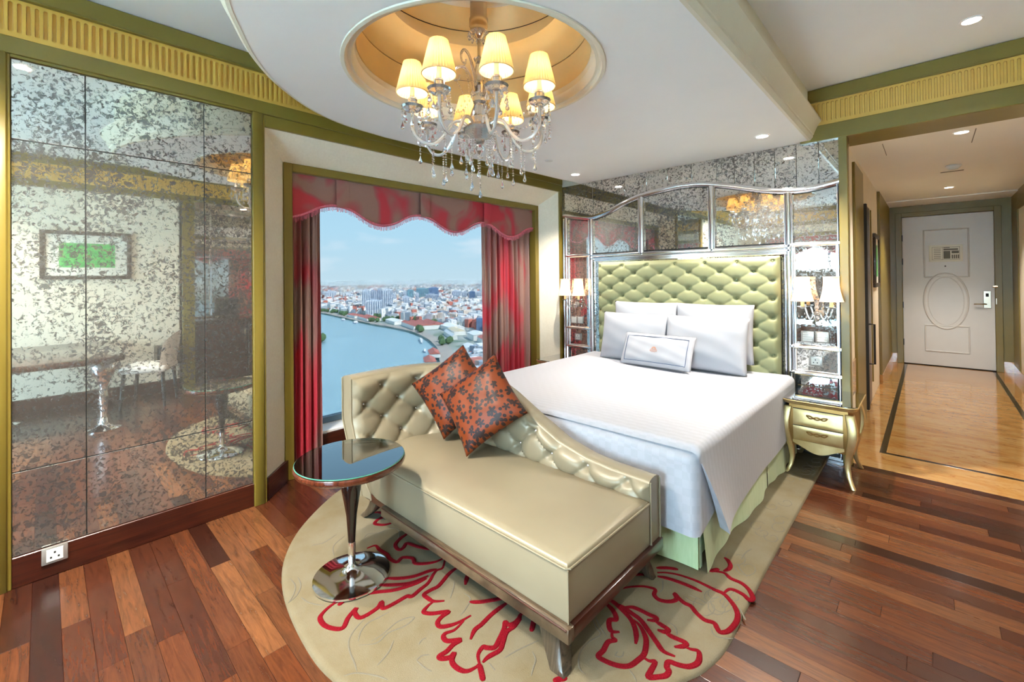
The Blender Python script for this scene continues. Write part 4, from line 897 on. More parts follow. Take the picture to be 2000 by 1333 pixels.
def cushion(label, c, normal, spin, size=0.45):
    n = Vector(normal).normalized(); upv = Vector((0, 0, 1)); y = (upv - n*upv.dot(n)).normalized(); x = y.cross(n)
    m = Matrix((( x.x, y.x, n.x, c[0]), (x.y, y.y, n.y, c[1]), (x.z, y.z, n.z, c[2]), (0, 0, 0, 1))) @ Matrix.Rotation(spin, 4, 'Z')
    pillow('throw_cushion', label, size, size, 0.15, 'floral_satin', m, 'floral cushions on the chaise', ear=0.06, cat='cushion', uv=True)
cushion('copper satin cushion with dark flowers, the front one facing the room', (-1.93, 1.768, 0.715), (0.25, -0.80, 0.42), math.radians(41), 0.43)
cushion('copper satin cushion with dark flowers, tucked behind the other one', (-2.255, 1.825, 0.725), (0.45, -0.78, 0.36), math.radians(40), 0.43)
# ================================================================== SIDE TABLE
def side_table():
    t = thing('side_table', 'small round glass-topped wooden table on a chrome disc base', 'table', (-2.047, 1.018, RZ))
    MB().lathe([(0.172, 0), (0.178, 0.006), (0.176, 0.014), (0.15, 0.022), (0.10, 0.030), (0.05, 0.040), (0.024, 0.052), (0.018, 0.07)], 56).build('base', M['chrome'], t, ang=50)
    MB().lathe([(0.0175, 0.06), (0.0175, 0.125), (0.018, 0.15), (0.018, 0.17)], 28).build('chrome_column', M['chrome'], t)
    MB().lathe([(0.017, 0.165), (0.019, 0.21), (0.025, 0.30), (0.036, 0.37), (0.045, 0.42), (0.048, 0.455), (0.046, 0.49), (0.040, 0.52), (0.036, 0.545)], 28).build('black_column', M['black_lacquer'], t)
    MB().lathe([(0.03, 0.534), (0.240, 0.537), (0.252, 0.545), (0.256, 0.558), (0.253, 0.570), (0.0001, 0.571)], 72).build('table_top', M['table_wood'], t, ang=50)
    g = MB().lathe([(0.0001, 0.5715), (0.248, 0.5715), (0.2505, 0.574), (0.248, 0.578), (0.0001, 0.578)], 72).build('glass_top', M['table_glass'], t, ang=40)
    MB().lathe([(0.2485, 0.5715), (0.2515, 0.5745), (0.2485, 0.5775)], 72, cap=False).build('glass_rim', M['glass_edge'], g)
side_table()
# ================================================================== NIGHTSTANDS
def nightstand(cx, label, legrug):
    t = thing('nightstand', label, 'nightstand', (cx, 3.96, 0), group='gold nightstands beside the bed')
    Wd, Dp, H = 0.40, 0.47, 0.55
    def sect(z):           # bombe swell
        f = (z-0.20)/(H-0.20); return 0.020*math.sin(PI*min(1, max(0, f)))**1.0
    def outline(w, d, c, o): 
        x, y = w/2+o, d/2+o; return [(-x+c, -y), (x-c, -y), (x-c*0.35, -y+c*0.35), (x, -y+c), (x, y), (-x, y), (-x, -y+c), (-x+c*0.35, -y+c*0.35)]
    b = MB(); pr = [(0.012, H-0.030), (0.020, H-0.024), (0.020, H-0.014), (0.028, H-0.010), (0.028, H), ]
    vs = []; n = 8
    for o, z in pr: vs += [(x, y, z) for x, y in outline(Wd, Dp, 0.05, o)]
    b.add(vs, [(j*n+i, j*n+(i+1) % n, (j+1)*n+(i+1) % n, (j+1)*n+i) for j in range(len(pr)-1) for i in range(n)] + [tuple(range(n-1, -1, -1)), tuple(range((len(pr)-1)*n, len(pr)*n))])
    b.build('top', M['gold_leaf'], t, bevel=0.002)
    MB().prism(outline(Wd, Dp, 0.05, 0.024), H+0.0005, H+0.006).build('glass_top', M['table_glass'], t, smooth=False)
    # carcass with swelling front
    b = MB(); zs = [lerp(0.225, H-0.03, i/10) for i in range(11)]; vs = []
    for z in zs:
        s = sect(z); vs += [(-Wd/2-s*0.3+0.03, -Dp/2-s+0.012, z), (Wd/2+s*0.3-0.03, -Dp/2-s+0.012, z), (Wd/2+s*0.6-0.012, Dp/2-0.01, z), (-Wd/2-s*0.6+0.012, Dp/2-0.01, z)]
    b.add(vs, [(4*i+j, 4*i+(j+1) % 4, 4*i+4+(j+1) % 4, 4*i+4+j) for i in range(10) for j in range(4)] + [(0, 1, 2, 3), (43, 42, 41, 40)])
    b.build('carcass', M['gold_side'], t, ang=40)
    for z0, z1 in ((0.268, 0.370), (0.376, 0.488)):
        b = MB(); w = Wd/2-0.055
        b.grid(9, 9, lambda u, v: (lerp(-w, w, u), -Dp/2 - sect(lerp(z0, z1, v)) + 0.004 - 0.004*min(1, 12*min(u, 1-u, v, 1-v)), lerp(z0, z1, v)))
        d = b.build('drawer', M['gold_leaf'], t, ang=60)
        zc = (z0+z1)/2 + 0.012
        for ph in (0, PI):
            P = [(lerp(-0.062, 0.062, i/40), -Dp/2 - sect(zc) - 0.008 - 0.006*math.sin(PI*i/40), zc + 0.008*math.sin(ph + 2*PI*1.5*i/40) + 0.010*(abs(2*i/40-1)**4)) for i in range(41)]
            MB().tube(P, 0.0042, 6).build('handle', M['gold_side'], d)
        MB().box(-w-0.002, w+0.002, -Dp/2-sect(z1)+0.006, -Dp/2, z1+0.001, z1+0.005).build('shadow_gap', M['rubber'], d)
    # scalloped apron
    N = 24; P = []
    for i in range(N+1): u = i/N; P.append((lerp(-Wd/2+0.05, Wd/2-0.05, u), 0.225 - 0.030*math.sin(PI*u)**2 + 0.022*math.cos(2*PI*u)*0.4 + 0.012*abs(2*u-1)**6))
    b = MB(); y0 = -Dp/2-sect(0.235)+0.002
    b.add([(x, y0, z) for x, z in P] + [(x, y0-0.002, 0.266) for x, z in P] + [(x, y0+0.014, z) for x, z in P], [(i, i+1, N+2+i, N+1+i) for i in range(N)] + [(i, i+1, 2*N+3+i, 2*N+2+i) for i in range(N)])
    b.build('apron', M['gold_leaf'], t, ang=60)
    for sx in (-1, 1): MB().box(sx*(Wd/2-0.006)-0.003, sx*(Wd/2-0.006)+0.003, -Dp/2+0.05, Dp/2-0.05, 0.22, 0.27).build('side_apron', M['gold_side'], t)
    for sx in (-1, 1):
        for sy in (-1, 1):
            zf = RZ if (sy < 0 and legrug(sx)) or legrug(0) else 0.0
            if legrug(sx): zf = RZ
            key = [(0.50, 0.000, 0.052), (0.46, 0.010, 0.054), (0.40, 0.022, 0.056), (0.34, 0.022, 0.054), (0.27, 0.006, 0.048), (0.20, -0.014, 0.040), (0.13, -0.020, 0.033), (0.07, -0.010, 0.028), (0.03, 0.008, 0.027), (zf, 0.024, 0.030)]
            b = MB(); vs = []
            for z, o, w in key:
                cx2, cy2 = sx*(Wd/2-0.022+o*0.8), sy*(Dp/2-0.022+o*0.8); h = w/2
                vs += [(cx2-h, cy2-h, z), (cx2+h, cy2-h, z), (cx2+h, cy2+h, z), (cx2-h, cy2+h, z)]
            k = len(key); b.add(vs, [(4*i+j, 4*i+(j+1) % 4, 4*i+4+(j+1) % 4, 4*i+4+j) for i in range(k-1) for j in range(4)] + [(0, 3, 2, 1), (4*k-4, 4*k-3, 4*k-2, 4*k-1)])
            o = b.build('leg', M['gold_leaf'], t, bevel=0.007, seg=2, ang=60)
    return t
nightstand(-0.585, 'gold two-drawer nightstand with curved legs on the corridor side', lambda s: s < 0)
nightstand(-2.945, 'gold nightstand half hidden behind the bed on the window side', lambda s: True)
# ================================================================== CURTAINS AND VALANCE
def curtain(name, label, y0, y1, x, nf, seed, z0=0.004, z1=2.22, axis='y', cat='curtain', group='red damask curtains'):
    r = random.Random(seed); ph = [r.uniform(-0.6, 0.6) for _ in range(nf+2)]
    def fn(u, v):
        a = u*nf*2*PI; k = ph[int(u*nf)]; amp = 0.034*(0.85 + 0.15*math.sin(a*0.37+seed))
        d = amp*math.sin(a + k*math.sin(a*0.5)) + 0.008*math.sin(2.3*a+seed); y = lerp(y0, y1, u) + 0.010*math.sin(v*3+u*20)*(1-v)
        z = lerp(z0, z1, v)
        return (x+d, y, z) if axis == 'y' else (y, x+d, z)
    b = MB(); b.grid(nf*16+1, 24, fn); o = b.build(name, M['damask'], ang=80); 
    return tag(o, label, cat, group)
curtain('window_curtain', 'red and taupe damask curtain at the left of the river window', 1.262, 1.495, -3.485, 4, 3)
curtain('window_curtain', 'red and taupe damask curtain at the right of the river window', 3.235, 4.045, -3.515, 9, 8)
curtain('window_curtain', 'red curtain at the window-wall end of the rear window', -2.74, -2.2, YR-0.07, 7, 5, axis='x')
curtain('window_curtain', 'red curtain at the desk end of the rear window', 0.2, 0.74, YR-0.07, 7, 9, axis='x')
def valance(label, a0, a1, x, ztop, axis='y', lo=1.905, hi=2.03, per=0.80, ph=1.60):
    t = thing('window_valance', label, 'valance', (x, a0, 0) if axis == 'y' else (a0, x, 0))
    L = a1-a0
    def P(s, d, z): return (d, s, z) if axis == 'y' else (s, d, z)
    sg = 1
    def zb(s):
        w = math.cos(2*PI*(a0+s-ph)/per); w = math.copysign(abs(w)**0.9, w); return (lo+hi)/2 + (hi-lo)/2*w
    N = 150
    def fn(u, v):
        s = u*L; return P(s, sg*0.008*math.sin(u*41)*(1-v)+sg*0.006*math.sin(u*13), lerp(zb(s), ztop, v))
    MB().grid(N, 12, fn).build('valance_cloth', M['damask_valance'], t, ang=80)
    k = ph
    while k-per > a0: k -= per
    while k < a1:
        if a0+0.02 < k < a1-0.1:
            s0 = k-a0
            MB().grid(10, 8, lambda u, v: P(s0+lerp(-0.005, 0.10, u), sg*(0.018+0.006*math.sin(u*PI)), lerp(zb(s0+0.05)+0.004, ztop, v))).build('overlap_pleat', M['damask_valance'], t, ang=80)
        k += per
    MB().tube([P(i/N*L, sg*0.012, zb(i/N*L)+0.012) for i in range(N+1)], 0.008, 6).build('trim_braid', M['fringe'], t)
    b = MB(); r = random.Random(4)
    for i in range(int(L/0.009)):
        s = i*0.009+0.004; l = 0.034+r.uniform(0, 0.014); z = zb(s)+0.010; w = 0.0026
        b.add([P(s-w, sg*0.010, z), P(s+w, sg*0.010, z), P(s+w*0.6+r.uniform(-.003, .003), sg*0.013, z-l), P(s-w*0.6, sg*0.011, z-l)], [(0, 1, 2, 3)])
    tag(b.build('fringe', M['fringe'], t, smooth=False), None, kind='stuff')
    return t
valance('scalloped red damask valance with fringe above the river window', 1.256, 3.992, -3.435, 2.249)
valance('scalloped red damask valance above the rear window', -2.745, 0.745, YR-0.02, 2.299, 'x', ph=-1.0)

# ================================================================== LAMPS
def point(name, loc, power, col=(1, 0.80, 0.55), r=0.02, parent=None):
    l = bpy.data.lights.new(name, 'POINT'); l.energy = power*LAMP; l.color = col; l.shadow_soft_size = r
    o = bpy.data.objects.new(name, l); C.objects.link(o); o.location = loc
    if parent is not None: o.parent = parent
    return o
def downlight(loc, label, power, angle=110, r=0.04, col=(1, 0.93, 0.82), tilt=None):
    t = thing('downlight', label, 'downlight', loc, group='recessed ceiling downlights')
    MB().lathe([(r+0.012, 0.0), (r+0.012, -0.004), (r+0.002, -0.005), (r, 0.0)], 28, cap=False).build('trim_ring', M['ceiling_white'], t)
    MB().lathe([(0.0001, -0.0015), (r, -0.0015)], 28).build('lens', M['lens_glow'], t)
    l = bpy.data.lights.new('downlight_lamp', 'SPOT'); l.energy = power*LAMP; l.spot_size = math.radians(angle); l.spot_blend = 0.7; l.color = col; l.shadow_soft_size = 0.03
    o = bpy.data.objects.new('downlight_lamp', l); C.objects.link(o); o.parent = t; o.location = (0, 0, -0.02)
DL = 42
downlight((0.195, 3.70, ZC), 'recessed downlight in the main ceiling before the corridor beam', DL*0.35)
downlight((-0.924, 3.80, ZS-0.001), 'recessed downlight in the dropped ceiling near the beam', DL*1.1)
downlight((-2.668, 3.80, ZS-0.001), 'recessed downlight in the dropped ceiling by the window corner', DL*0.7)
downlight((0.196, 4.95, 2.56), 'recessed downlight nearest in the corridor ceiling', DL*0.4)
downlight((0.193, 8.0, 2.56), 'recessed downlight farthest in the corridor ceiling', DL*0.75)
downlight((0.195, 1.6, ZC), 'unseen downlight added over the chair to light the room', DL*0.1)  # out-of-view lamp added for room light, kept weak
downlight((0.195, -0.6, ZC), 'unseen downlight added over the desk to light the room', DL*0.6)  # invented lamp outside the view, adds general room light
downlight((-1.6, -0.9, ZC), 'unseen downlight added behind the rounded panel to light the room', DL)  # extra lamp above the view, put in to brighten the room
downlight((-2.35, 0.12, ZC), 'unseen downlight added nearest the mirror panels to light the left floor', DL*1.1)  # extra lamp put in to brighten the left floor
downlight((-1.9, -0.1, ZC), 'unseen downlight added between the mirror wall and the desk to light the left floor', DL*1.1)  # another added lamp for the left floor, outside the view
downlight((1.28, 2.1, 2.549), 'unseen downlight added to light the minibar niche', DL*0.4)  # lamp added because the niche was too dark
downlight((-2.7, -0.6, ZC), 'unseen downlight added by the mirror wall to light the room', DL)  # off-view lamp added to brighten the floor by the mirrors

def sconce(cx, label):
    t = thing('wall_sconce', label, 'sconce', (cx, YB-0.006, 1.14), group='crystal wall sconces')
    MB().lathe([(0.030, 0), (0.032, 0.006), (0.018, 0.014)], 20).build('wall_plate', M['crystal_metal'], t).rotation_euler = (PI/2, 0, 0)
    MB().tube([(0, 0, 0), (0, -0.05, 0), (0, -0.10, 0.0)], 0.008, 8).build('stem', M['crystal_metal'], t)
    b = MB(); b.lathe([(0.0001, -0.06), (0.014, -0.052), (0.022, -0.030), (0.016, -0.008), (0.026, 0.006), (0.018, 0.022), (0.010, 0.03), (0.018, 0.05), (0.010, 0.075), (0.016, 0.095), (0.0001, 0.12)], 10, (0, -0.11, 0.0)); b.build('crystal_body', M['crystal'], t, ang=10)
    for s in (-1, 1):
        P = [(0.012*s, -0.11, 0.015)] + [(s*(0.012+0.082*f + 0.0*f), -0.11, 0.02 + 0.03*math.sin(PI*f*1.0) - 0.10*math.sin(PI*min(1, f*1.15))**1.5 + 0.04*f) for f in (0.1, 0.2, 0.3, 0.4, 0.5, 0.6, 0.7, 0.8, 0.9)] + [(s*0.094, -0.11, 0.055)]
        arm = MB().tube(spline(P, 4), 0.0065, 8).build('arm', M['crystal'], t, ang=60)
        MB().lathe([(0.006, 0.045), (0.034, 0.058), (0.036, 0.062), (0.010, 0.062)], 18, (s*0.094, -0.11, 0)).build('drip_pan', M['crystal_metal'], arm)
        MB().lathe([(0.013, 0.06), (0.013, 0.135)], 14, (s*0.094, -0.11, 0)).build('candle_sleeve', M['candle_sleeve'], arm)
        pr = []; 
        for i in range(9): f = i/8; pr.append((lerp(0.078, 0.052, f) - 0.010*math.sin(PI*f), lerp(0.105, 0.295, f)))
        b = MB(); vs = []; n = 40
        for r, z in pr:
            for i in range(n): a = 2*PI*i/n; vs.append((s*0.094 + r*math.cos(a), -0.11 + r*math.sin(a), z))
        b.add(vs, [(j*n+i, j*n+(i+1) % n, (j+1)*n+(i+1) % n, (j+1)*n+i) for j in range(8) for i in range(n)])
        sh = b.build('shade', M['bell_shade'], t, ang=80)
        for z, r in ((0.105, 0.078), (0.295, 0.052)): MB().tube([(s*0.094 + r*math.cos(2*PI*i/28), -0.11 + r*math.sin(2*PI*i/28), z) for i in range(30)], 0.0018, 5, cap=False).build('shade_trim', M['bell_shade'], sh)
        MB().ball((s*0.094, -0.11, 0.19), 0.016, 10, 8, 1.4).build('bulb', M['bulb_glow'], t)
        point('sconce_light', (s*0.094, -0.11, 0.20), 0.4, parent=t)
    for q in ((-0.03, -0.06), (0.03, -0.06), (-0.12, -0.01), (0.12, -0.01), (-0.07, -0.02), (0.07, -0.02)):
        MB().lathe([(0.0001, 0.012), (0.006, -0.006), (0.0001, -0.016)], 6, (q[0], -0.11, q[1])).build('crystal_drop', M['crystal'], t, smooth=False)
sconce(-0.641, 'two-armed crystal sconce with bell shades above the corridor-side nightstand')
sconce(-2.965, 'two-armed crystal sconce with bell shades above the window-side nightstand')

def chandelier():
    t = thing('chandelier', 'crystal chandelier with eight pleated cream shades in the round recess', 'chandelier', (CX+0.012, CY+0.011, -0.012))
    MB().lathe([(0.0001, ZM-0.001), (0.045, ZM-0.001), (0.045, 2.84), (0.050, 2.838), (0.050, 2.80), (0.046, 2.795), (0.046, 2.77), (0.052, 2.765), (0.03, 2.75), (0.012, 2.73)], 32).build('canopy', M['nickel'], t, ang=40)
    b = MB()
    for i in range(10): a = 2*PI*i/10; b.lathe([(0.0001, 0.018), (0.012, 0.0), (0.0001, -0.02)], 6, (0.052*math.cos(a), 0.052*math.sin(a), 2.745))
    b.build('canopy_crystals', M['crystal'], t, smooth=False)
    MB().lathe([(0.008, 2.74), (0.008, 2.60)], 10).build('rod', M['nickel'], t)
    MB().lathe([(0.010, 2.64), (0.030, 2.625), (0.018, 2.60), (0.024, 2.57), (0.034, 2.53), (0.026, 2.50), (0.038, 2.47), (0.050, 2.43), (0.036, 2.40), (0.03, 2.38), (0.042, 2.35), (0.052, 2.31), (0.04, 2.285), (0.07, 2.27), (0.085, 2.255), (0.080, 2.235), (0.055, 2.21), (0.03, 2.195), (0.018, 2.17), (0.024, 2.15), (0.012, 2.125), (0.0001, 2.115)], 12).build('stem', M['crystal'], t, ang=12)
    MB().lathe([(0.02, 2.29), (0.065, 2.272), (0.075, 2.255), (0.02, 2.25)], 20).build('hub', M['nickel'], t)
    R = 0.348; PH = math.radians(43.379)
    # shared meshes for one arm along +x
    arm_pts = spline([(0.06, 0, 2.262), (0.10, 0, 2.285), (0.145, 0, 2.27), (0.19, 0, 2.20), (0.245, 0, 2.155), (0.305, 0, 2.165), (0.345, 0, 2.215), (R, 0, 2.275), (R, 0, 2.315)], 6)
    m_arm = MB().tube(arm_pts, 0.0085, 8).mesh('arm')
    up_pts = spline([(0.02, 0, 2.44), (0.05, 0, 2.53), (0.09, 0, 2.60), (0.135, 0, 2.615), (0.165, 0, 2.585), (0.158, 0, 2.55), (0.13, 0, 2.548), (0.125, 0, 2.57)], 6)
    m_scroll = MB().tube(up_pts, [0.0085*(1-0.5*i/(len(up_pts)-1)) for i in range(len(up_pts))], 8).mesh('scroll')
    m_pan = MB().lathe([(0.008, 2.305), (0.03, 2.312), (0.050, 2.326), (0.056, 2.338), (0.050, 2.336), (0.02, 2.322), (0.012, 2.33)], 16, (R, 0, 0)).mesh('drip_pan', ang=20)
    m_cup = MB().lathe([(0.012, 2.325), (0.022, 2.345), (0.026, 2.372), (0.018, 2.385), (0.012, 2.385)], 12, (R, 0, 0)).mesh('cup', ang=20)
    m_candle = MB().lathe([(0.011, 2.38), (0.011, 2.46)], 14, (R, 0, 0)).mesh('candle_sleeve')
    n = 72; vs = []; pr = [(0.079, 2.405), (0.078, 2.412), (0.044, 2.555), (0.043, 2.56)]
    for r, z in pr:
        for i in range(n): a = 2*PI*i/n; q = r*(1+0.035*(1 if i % 2 else -1)); vs.append((R+q*math.cos(a), q*math.sin(a), z))
    m_shade = MB().add(vs, [(j*n+i, j*n+(i+1) % n, (j+1)*n+(i+1) % n, (j+1)*n+i) for j in range(3) for i in range(n)]).mesh('shade', ang=60)
    m_trim = MB().tube([(R+0.0795*math.cos(2*PI*i/40), 0.0795*math.sin(2*PI*i/40), 2.405) for i in range(42)], 0.0025, 5, cap=False).mesh('shade_trim')
    m_bulb = MB().ball((R, 0, 2.475), 0.013, 10, 8, 1.5).mesh('bulb')
    def pendant(beads, drop, name='pendant'):
        b = MB(); z = 0
        for k in range(beads): b.lathe([(0.0001, z), (0.0055, z-0.0055), (0.0001, z-0.011)], 6); z -= 0.013
        b.lathe([(0.0001, z), (0.004, z-drop*0.3), (0.011, z-drop*0.72), (0.008, z-drop*0.9), (0.0001, z-drop)], 8); return b.mesh(name, smooth=False)
    pend = [pendant(2, 0.04), pendant(5, 0.045), pendant(9, 0.05), pendant(14, 0.05)]
    m_swag = MB()
    for k in range(15):
        f = k/14; x = lerp(0.06, R-0.03, f); z = lerp(2.42, 2.325, f) - 0.09*math.sin(PI*f); m_swag.lathe([(0.0001, z+0.006), (0.006, z), (0.0001, z-0.006)], 6, (x, 0, 0))
    m_swag = m_swag.mesh('bead_swag', smooth=False)
    m_drop2 = MB()
    for k in range(12):
        f = k/11; z = 2.545 - 0.13*f; m_drop2.lathe([(0.0001, z+0.005), (0.0045, z), (0.0001, z-0.005)], 6, (0.147-0.05*math.sin(PI*f*0.5), 0, 0))
    m_drop2 = m_drop2.mesh('bead_strand', smooth=False)
    rnd = random.Random(11)
    for i in range(8):
        a = PH + math.radians(-28 - 45*i)
        def put(name, me, mat, par):
            o = obj(name, me, M[mat], par)
            if par is t: o.rotation_euler = (0, 0, a)
            return o
        arm = put('arm', m_arm, 'crystal_metal', t)
        put('drip_pan', m_pan, 'crystal', arm); put('cup', m_cup, 'crystal', arm); put('candle_sleeve', m_candle, 'candle_sleeve', arm); put('bulb', m_bulb, 'bulb_glow', arm)
        sh = put('shade', m_shade, 'pleated_shade', t); put('shade_trim', m_trim, 'pleated_shade', sh)
        if i % 2 == 0: sc = put('scroll', m_scroll, 'crystal', t); put('bead_strand', m_drop2, 'crystal', sc)
        sw = put('bead_swag', m_swag, 'crystal', t)
        point('chandelier_light', (R*math.cos(a), R*math.sin(a), 2.485), 1.3, (1, 0.86, 0.66), 0.02, t)
        for k in range(8):
            q = 2*PI*k/8 + i; o = obj('pendant', pend[0 if k % 2 else 1], M['crystal'], arm, (R+0.05*math.cos(q), 0.05*math.sin(q), 2.328))
        for x, z, kind in ((0.245, 2.147, 2), (0.31, 2.16, 1), (0.18, 2.19, 3 if i % 2 else 2)): obj('pendant', pend[kind], M['crystal'], arm, (x, rnd.uniform(-0.01, 0.01), z))
    for k in range(10):
        q = 2*PI*k/10; obj('pendant', pend[2 if k % 2 else 3], M['crystal'], t, (0.075*math.cos(q), 0.075*math.sin(q), 2.24))
    obj('pendant', pend[3], M['crystal'], t, (0, 0, 2.118))
chandelier()
# ================================================================== SMALL FIXTURES
def socket(label, loc, rz, w, h, kind, cat='socket'):
    t = thing('power_socket' if kind == 's' else 'switch_plate', label, cat, loc, rz)      # local: faces -y
    MB().box(-w/2, w/2, -0.010, 0, -h/2, h/2).build('faceplate', M['plate_grey'], t, bevel=0.003, seg=2)
    if kind == 's':
        q = min(w, h)*0.36; ins = MB().box(-q, q, -0.013, -0.009, -q, q).build('insert', M['socket_white'], t, bevel=0.001)
        for x, z in ((-0.45, -0.35), (0.45, -0.35), (0, 0.4)): MB().box(x*q-0.0035, x*q+0.0035, -0.0136, -0.0125, z*q-0.005, z*q+0.004).build('pin_hole', M['rubber'], ins)
    else:
        for k in range(4): MB().box(-w*0.36, w*0.36, -0.013, -0.009, -h*0.40+k*h*0.2, -h*0.40+k*h*0.2+h*0.16).build('rocker', M['socket_white'], t, bevel=0.001)
socket('three-pin socket on the dark baseboard under the mirror', (XL+0.018, 0.033, 0.108), PI/2, 0.092, 0.082, 's')
socket('three-pin socket on the mirror above the corridor-side nightstand', (-0.671, YB-0.004, 0.76), 0, 0.092, 0.08, 's')
socket('three-pin socket on the mirror above the window-side nightstand', (-2.958, YB-0.004, 0.765), 0, 0.092, 0.08, 's')
socket('grey light switch plate by the headboard, left of a pair, corridor side', (-0.722, YB-0.004, 0.952), 0, 0.09, 0.088, 'w', 'switch')
socket('grey light switch plate by the corridor, right of a pair', (-0.625, YB-0.004, 0.954), 0, 0.09, 0.088, 'w', 'switch')
socket('grey light switch plate by the window, left of a pair', (-3.012, YB-0.004, 0.96), 0, 0.082, 0.085, 'w', 'switch')
socket('grey light switch plate by the headboard, right of a pair, window side', (-2.924, YB-0.004, 0.96), 0, 0.082, 0.085, 'w', 'switch')
d = thing('smoke_detector', 'round white smoke detector on the corridor ceiling', 'detector', (0.19, 6.4, 2.56))
MB().lathe([(0.06, 0), (0.062, -0.012), (0.05, -0.03), (0.038, -0.034)], 28).build('housing', M['white_paint'], d); MB().lathe([(0.0001, -0.046), (0.034, -0.044), (0.036, -0.034)], 24).build('sensor', M['white_paint'], d)
MB().box(-0.09, 0.09, 0.35, 0.38, -0.004, 0).build('vent_slot', M['ink'], d)
sp_ = thing('sprinkler_cover', 'small flat sprinkler cover in the dropped ceiling', 'sprinkler', (-2.523, 3.18, ZS-0.001)); MB().lathe([(0.0001, -0.004), (0.036, -0.004), (0.04, 0)], 24).build('cover_disc', M['white_paint'], sp_)
def picture(name, label, loc, rz, w, h, fw, art):
    t = thing(name, label, 'picture', loc, rz)
    for x0, x1, z0, z1 in ((-w/2, w/2, h/2-fw, h/2), (-w/2, w/2, -h/2, -h/2+fw), (-w/2, -w/2+fw, -h/2+fw, h/2-fw), (w/2-fw, w/2, -h/2+fw, h/2-fw)): MB().box(x0, x1, -0.03, 0, z0, z1).build('frame_bar', M['frame_wood'], t, bevel=0.006, seg=2)
    MB().box(-w/2+fw, w/2-fw, -0.012, -0.004, -h/2+fw, h/2-fw).build('mount', M['picture_mat'], t); a, b_ = w*art[0]/2, h*art[1]/2
    MB().box(-a, a, -0.014, -0.0118, -b_, b_).build('artwork', M['art_green'], t, smooth=False)
picture('framed_picture', 'framed green print on the desk wall, seen in the mirror', (XR-0.001, 0.36, 1.775), -PI/2, 0.80, 0.575, 0.045, (0.61, 0.5))
picture('framed_picture', 'second framed green print farther behind on the desk wall', (XR-0.001, -0.75, 1.775), -PI/2, 0.80, 0.575, 0.045, (0.61, 0.5))
picture('corridor_picture', 'narrow dark framed picture on the left corridor wall', (-0.499, 7.2, 1.62), PI/2, 0.60, 0.66, 0.05, (0.6, 0.6))
# ================================================================== BEHIND THE CAMERA (mirror reflections)
def desk():
    t = thing('writing_desk', 'dark wooden desk with a rounded end on a silver vase-shaped leg', 'desk', (0.2, -0.1, 0))
    P = [(0.79, 0.66)] + [(-0.66 + 0.25*math.cos(a), 0.41+0.25*math.sin(a)) for a in [PI/2 + PI/2*i/10 for i in range(11)]] + [(-0.91, -0.35), (0.79, -0.35)]
    MB().prism(P, 0.68, 0.735).build('desk_top', M['desk_wood'], t, bevel=0.006, seg=2)
    MB().lathe([(0.13, 0), (0.132, 0.012), (0.07, 0.03), (0.035, 0.07), (0.028, 0.14), (0.030, 0.25), (0.042, 0.32), (0.030, 0.38), (0.028, 0.42), (0.055, 0.50), (0.088, 0.57), (0.095, 0.62), (0.08, 0.66), (0.06, 0.68)], 36, (-0.627, 0.50, 0)).build('vase_leg', M['chrome'], t, ang=60)
    MB().box(0.72, 0.79, -0.30, 0.60, 0.60, 0.68).build('wall_bracket', M['desk_wood'], t, bevel=0.004)
    MB().lathe([(0.13, 0), (0.132, 0.012), (0.05, 0.03), (0.03, 0.2), (0.06, 0.5), (0.08, 0.6), (0.06, 0.68)], 30, (0.3, -0.2, 0)).build('rear_leg', M['chrome'], t, ang=60)
desk()
def dark_stand_in():  # dark panel added in place of an unidentified shape reflected in the mirror
    t = thing('dark_stand_in', 'dark panel on a cabinet, added to stand in for an unidentified dark shape in the bed-wall mirror', 'dark_stand_in', (-1.72, -2.35, 0))
    MB().box(-0.50, 0.50, -0.2, 0.2, 0.0, 0.45).build('cabinet', M['desk_wood'], t, bevel=0.01); MB().box(-0.03, 0.03, -0.04, 0.04, 0.45, 1.0).build('post', M['dark_metal'], t)
    s = MB().box(-0.55, 0.55, -0.02, 0.03, 0.52, 1.58).build('housing', M['appliance'], t, bevel=0.008); MB().box(-0.53, 0.53, 0.030, 0.034, 0.54, 1.56).build('dark_face', M['appliance'], s)
dark_stand_in()
def chair():
    t = thing('desk_chair', 'white leather desk chair with a curved back seen in the mirror', 'chair', (0.40, 0.86, 0), math.radians(25))
    MB().box(-0.23, 0.23, -0.22, 0.22, 0.40, 0.48).build('seat', M['white_leather'], t, bevel=0.03, seg=3)
    MB().grid(20, 12, lambda u, v: (0.25*math.sin((u-0.5)*2.4), 0.02+0.22*math.cos((u-0.5)*2.0)+0.06*v, lerp(0.44, 0.86, v) - 0.12*abs(2*u-1)**2)).build('backrest', M['white_leather'], t, ang=80)
    for x in (-0.19, 0.19):
        for y in (-0.18, 0.18): MB().tube([(x, y, 0.41), (x*1.1, y*1.15, 0)], [0.022, 0.014], 8).build('leg', M['dark_metal'], t)
chair()
def minibar():
    t = thing('minibar_cabinet', 'dark herringbone wood minibar cabinet in the wall niche', 'cabinet', (XR+0.30, 2.085, 0))
    MB().box(-0.24, 0.27, -0.65, 0.65, 0.0, 0.86).build('carcass', M['desk_wood'], t, bevel=0.003); MB().box(-0.27, 0.28, -0.655, 0.655, 0.86, 0.90).build('counter', M['desk_wood'], t, bevel=0.004)
    for y in (-0.325, 0.325):
        d = MB().box(-0.262, -0.242, y-0.315, y+0.315, 0.06, 0.84).build('door', M['base_wood'], t, bevel=0.004)
        MB().tube([(-0.285, y*0.14, 0.55), (-0.285, y*0.14, 0.75)], 0.007, 8).build('handle', M['nickel'], d)
minibar()
k = thing('coffee_machine', 'black coffee machine on the minibar counter', 'coffee machine', (XR+0.30, 1.93, 0.90))
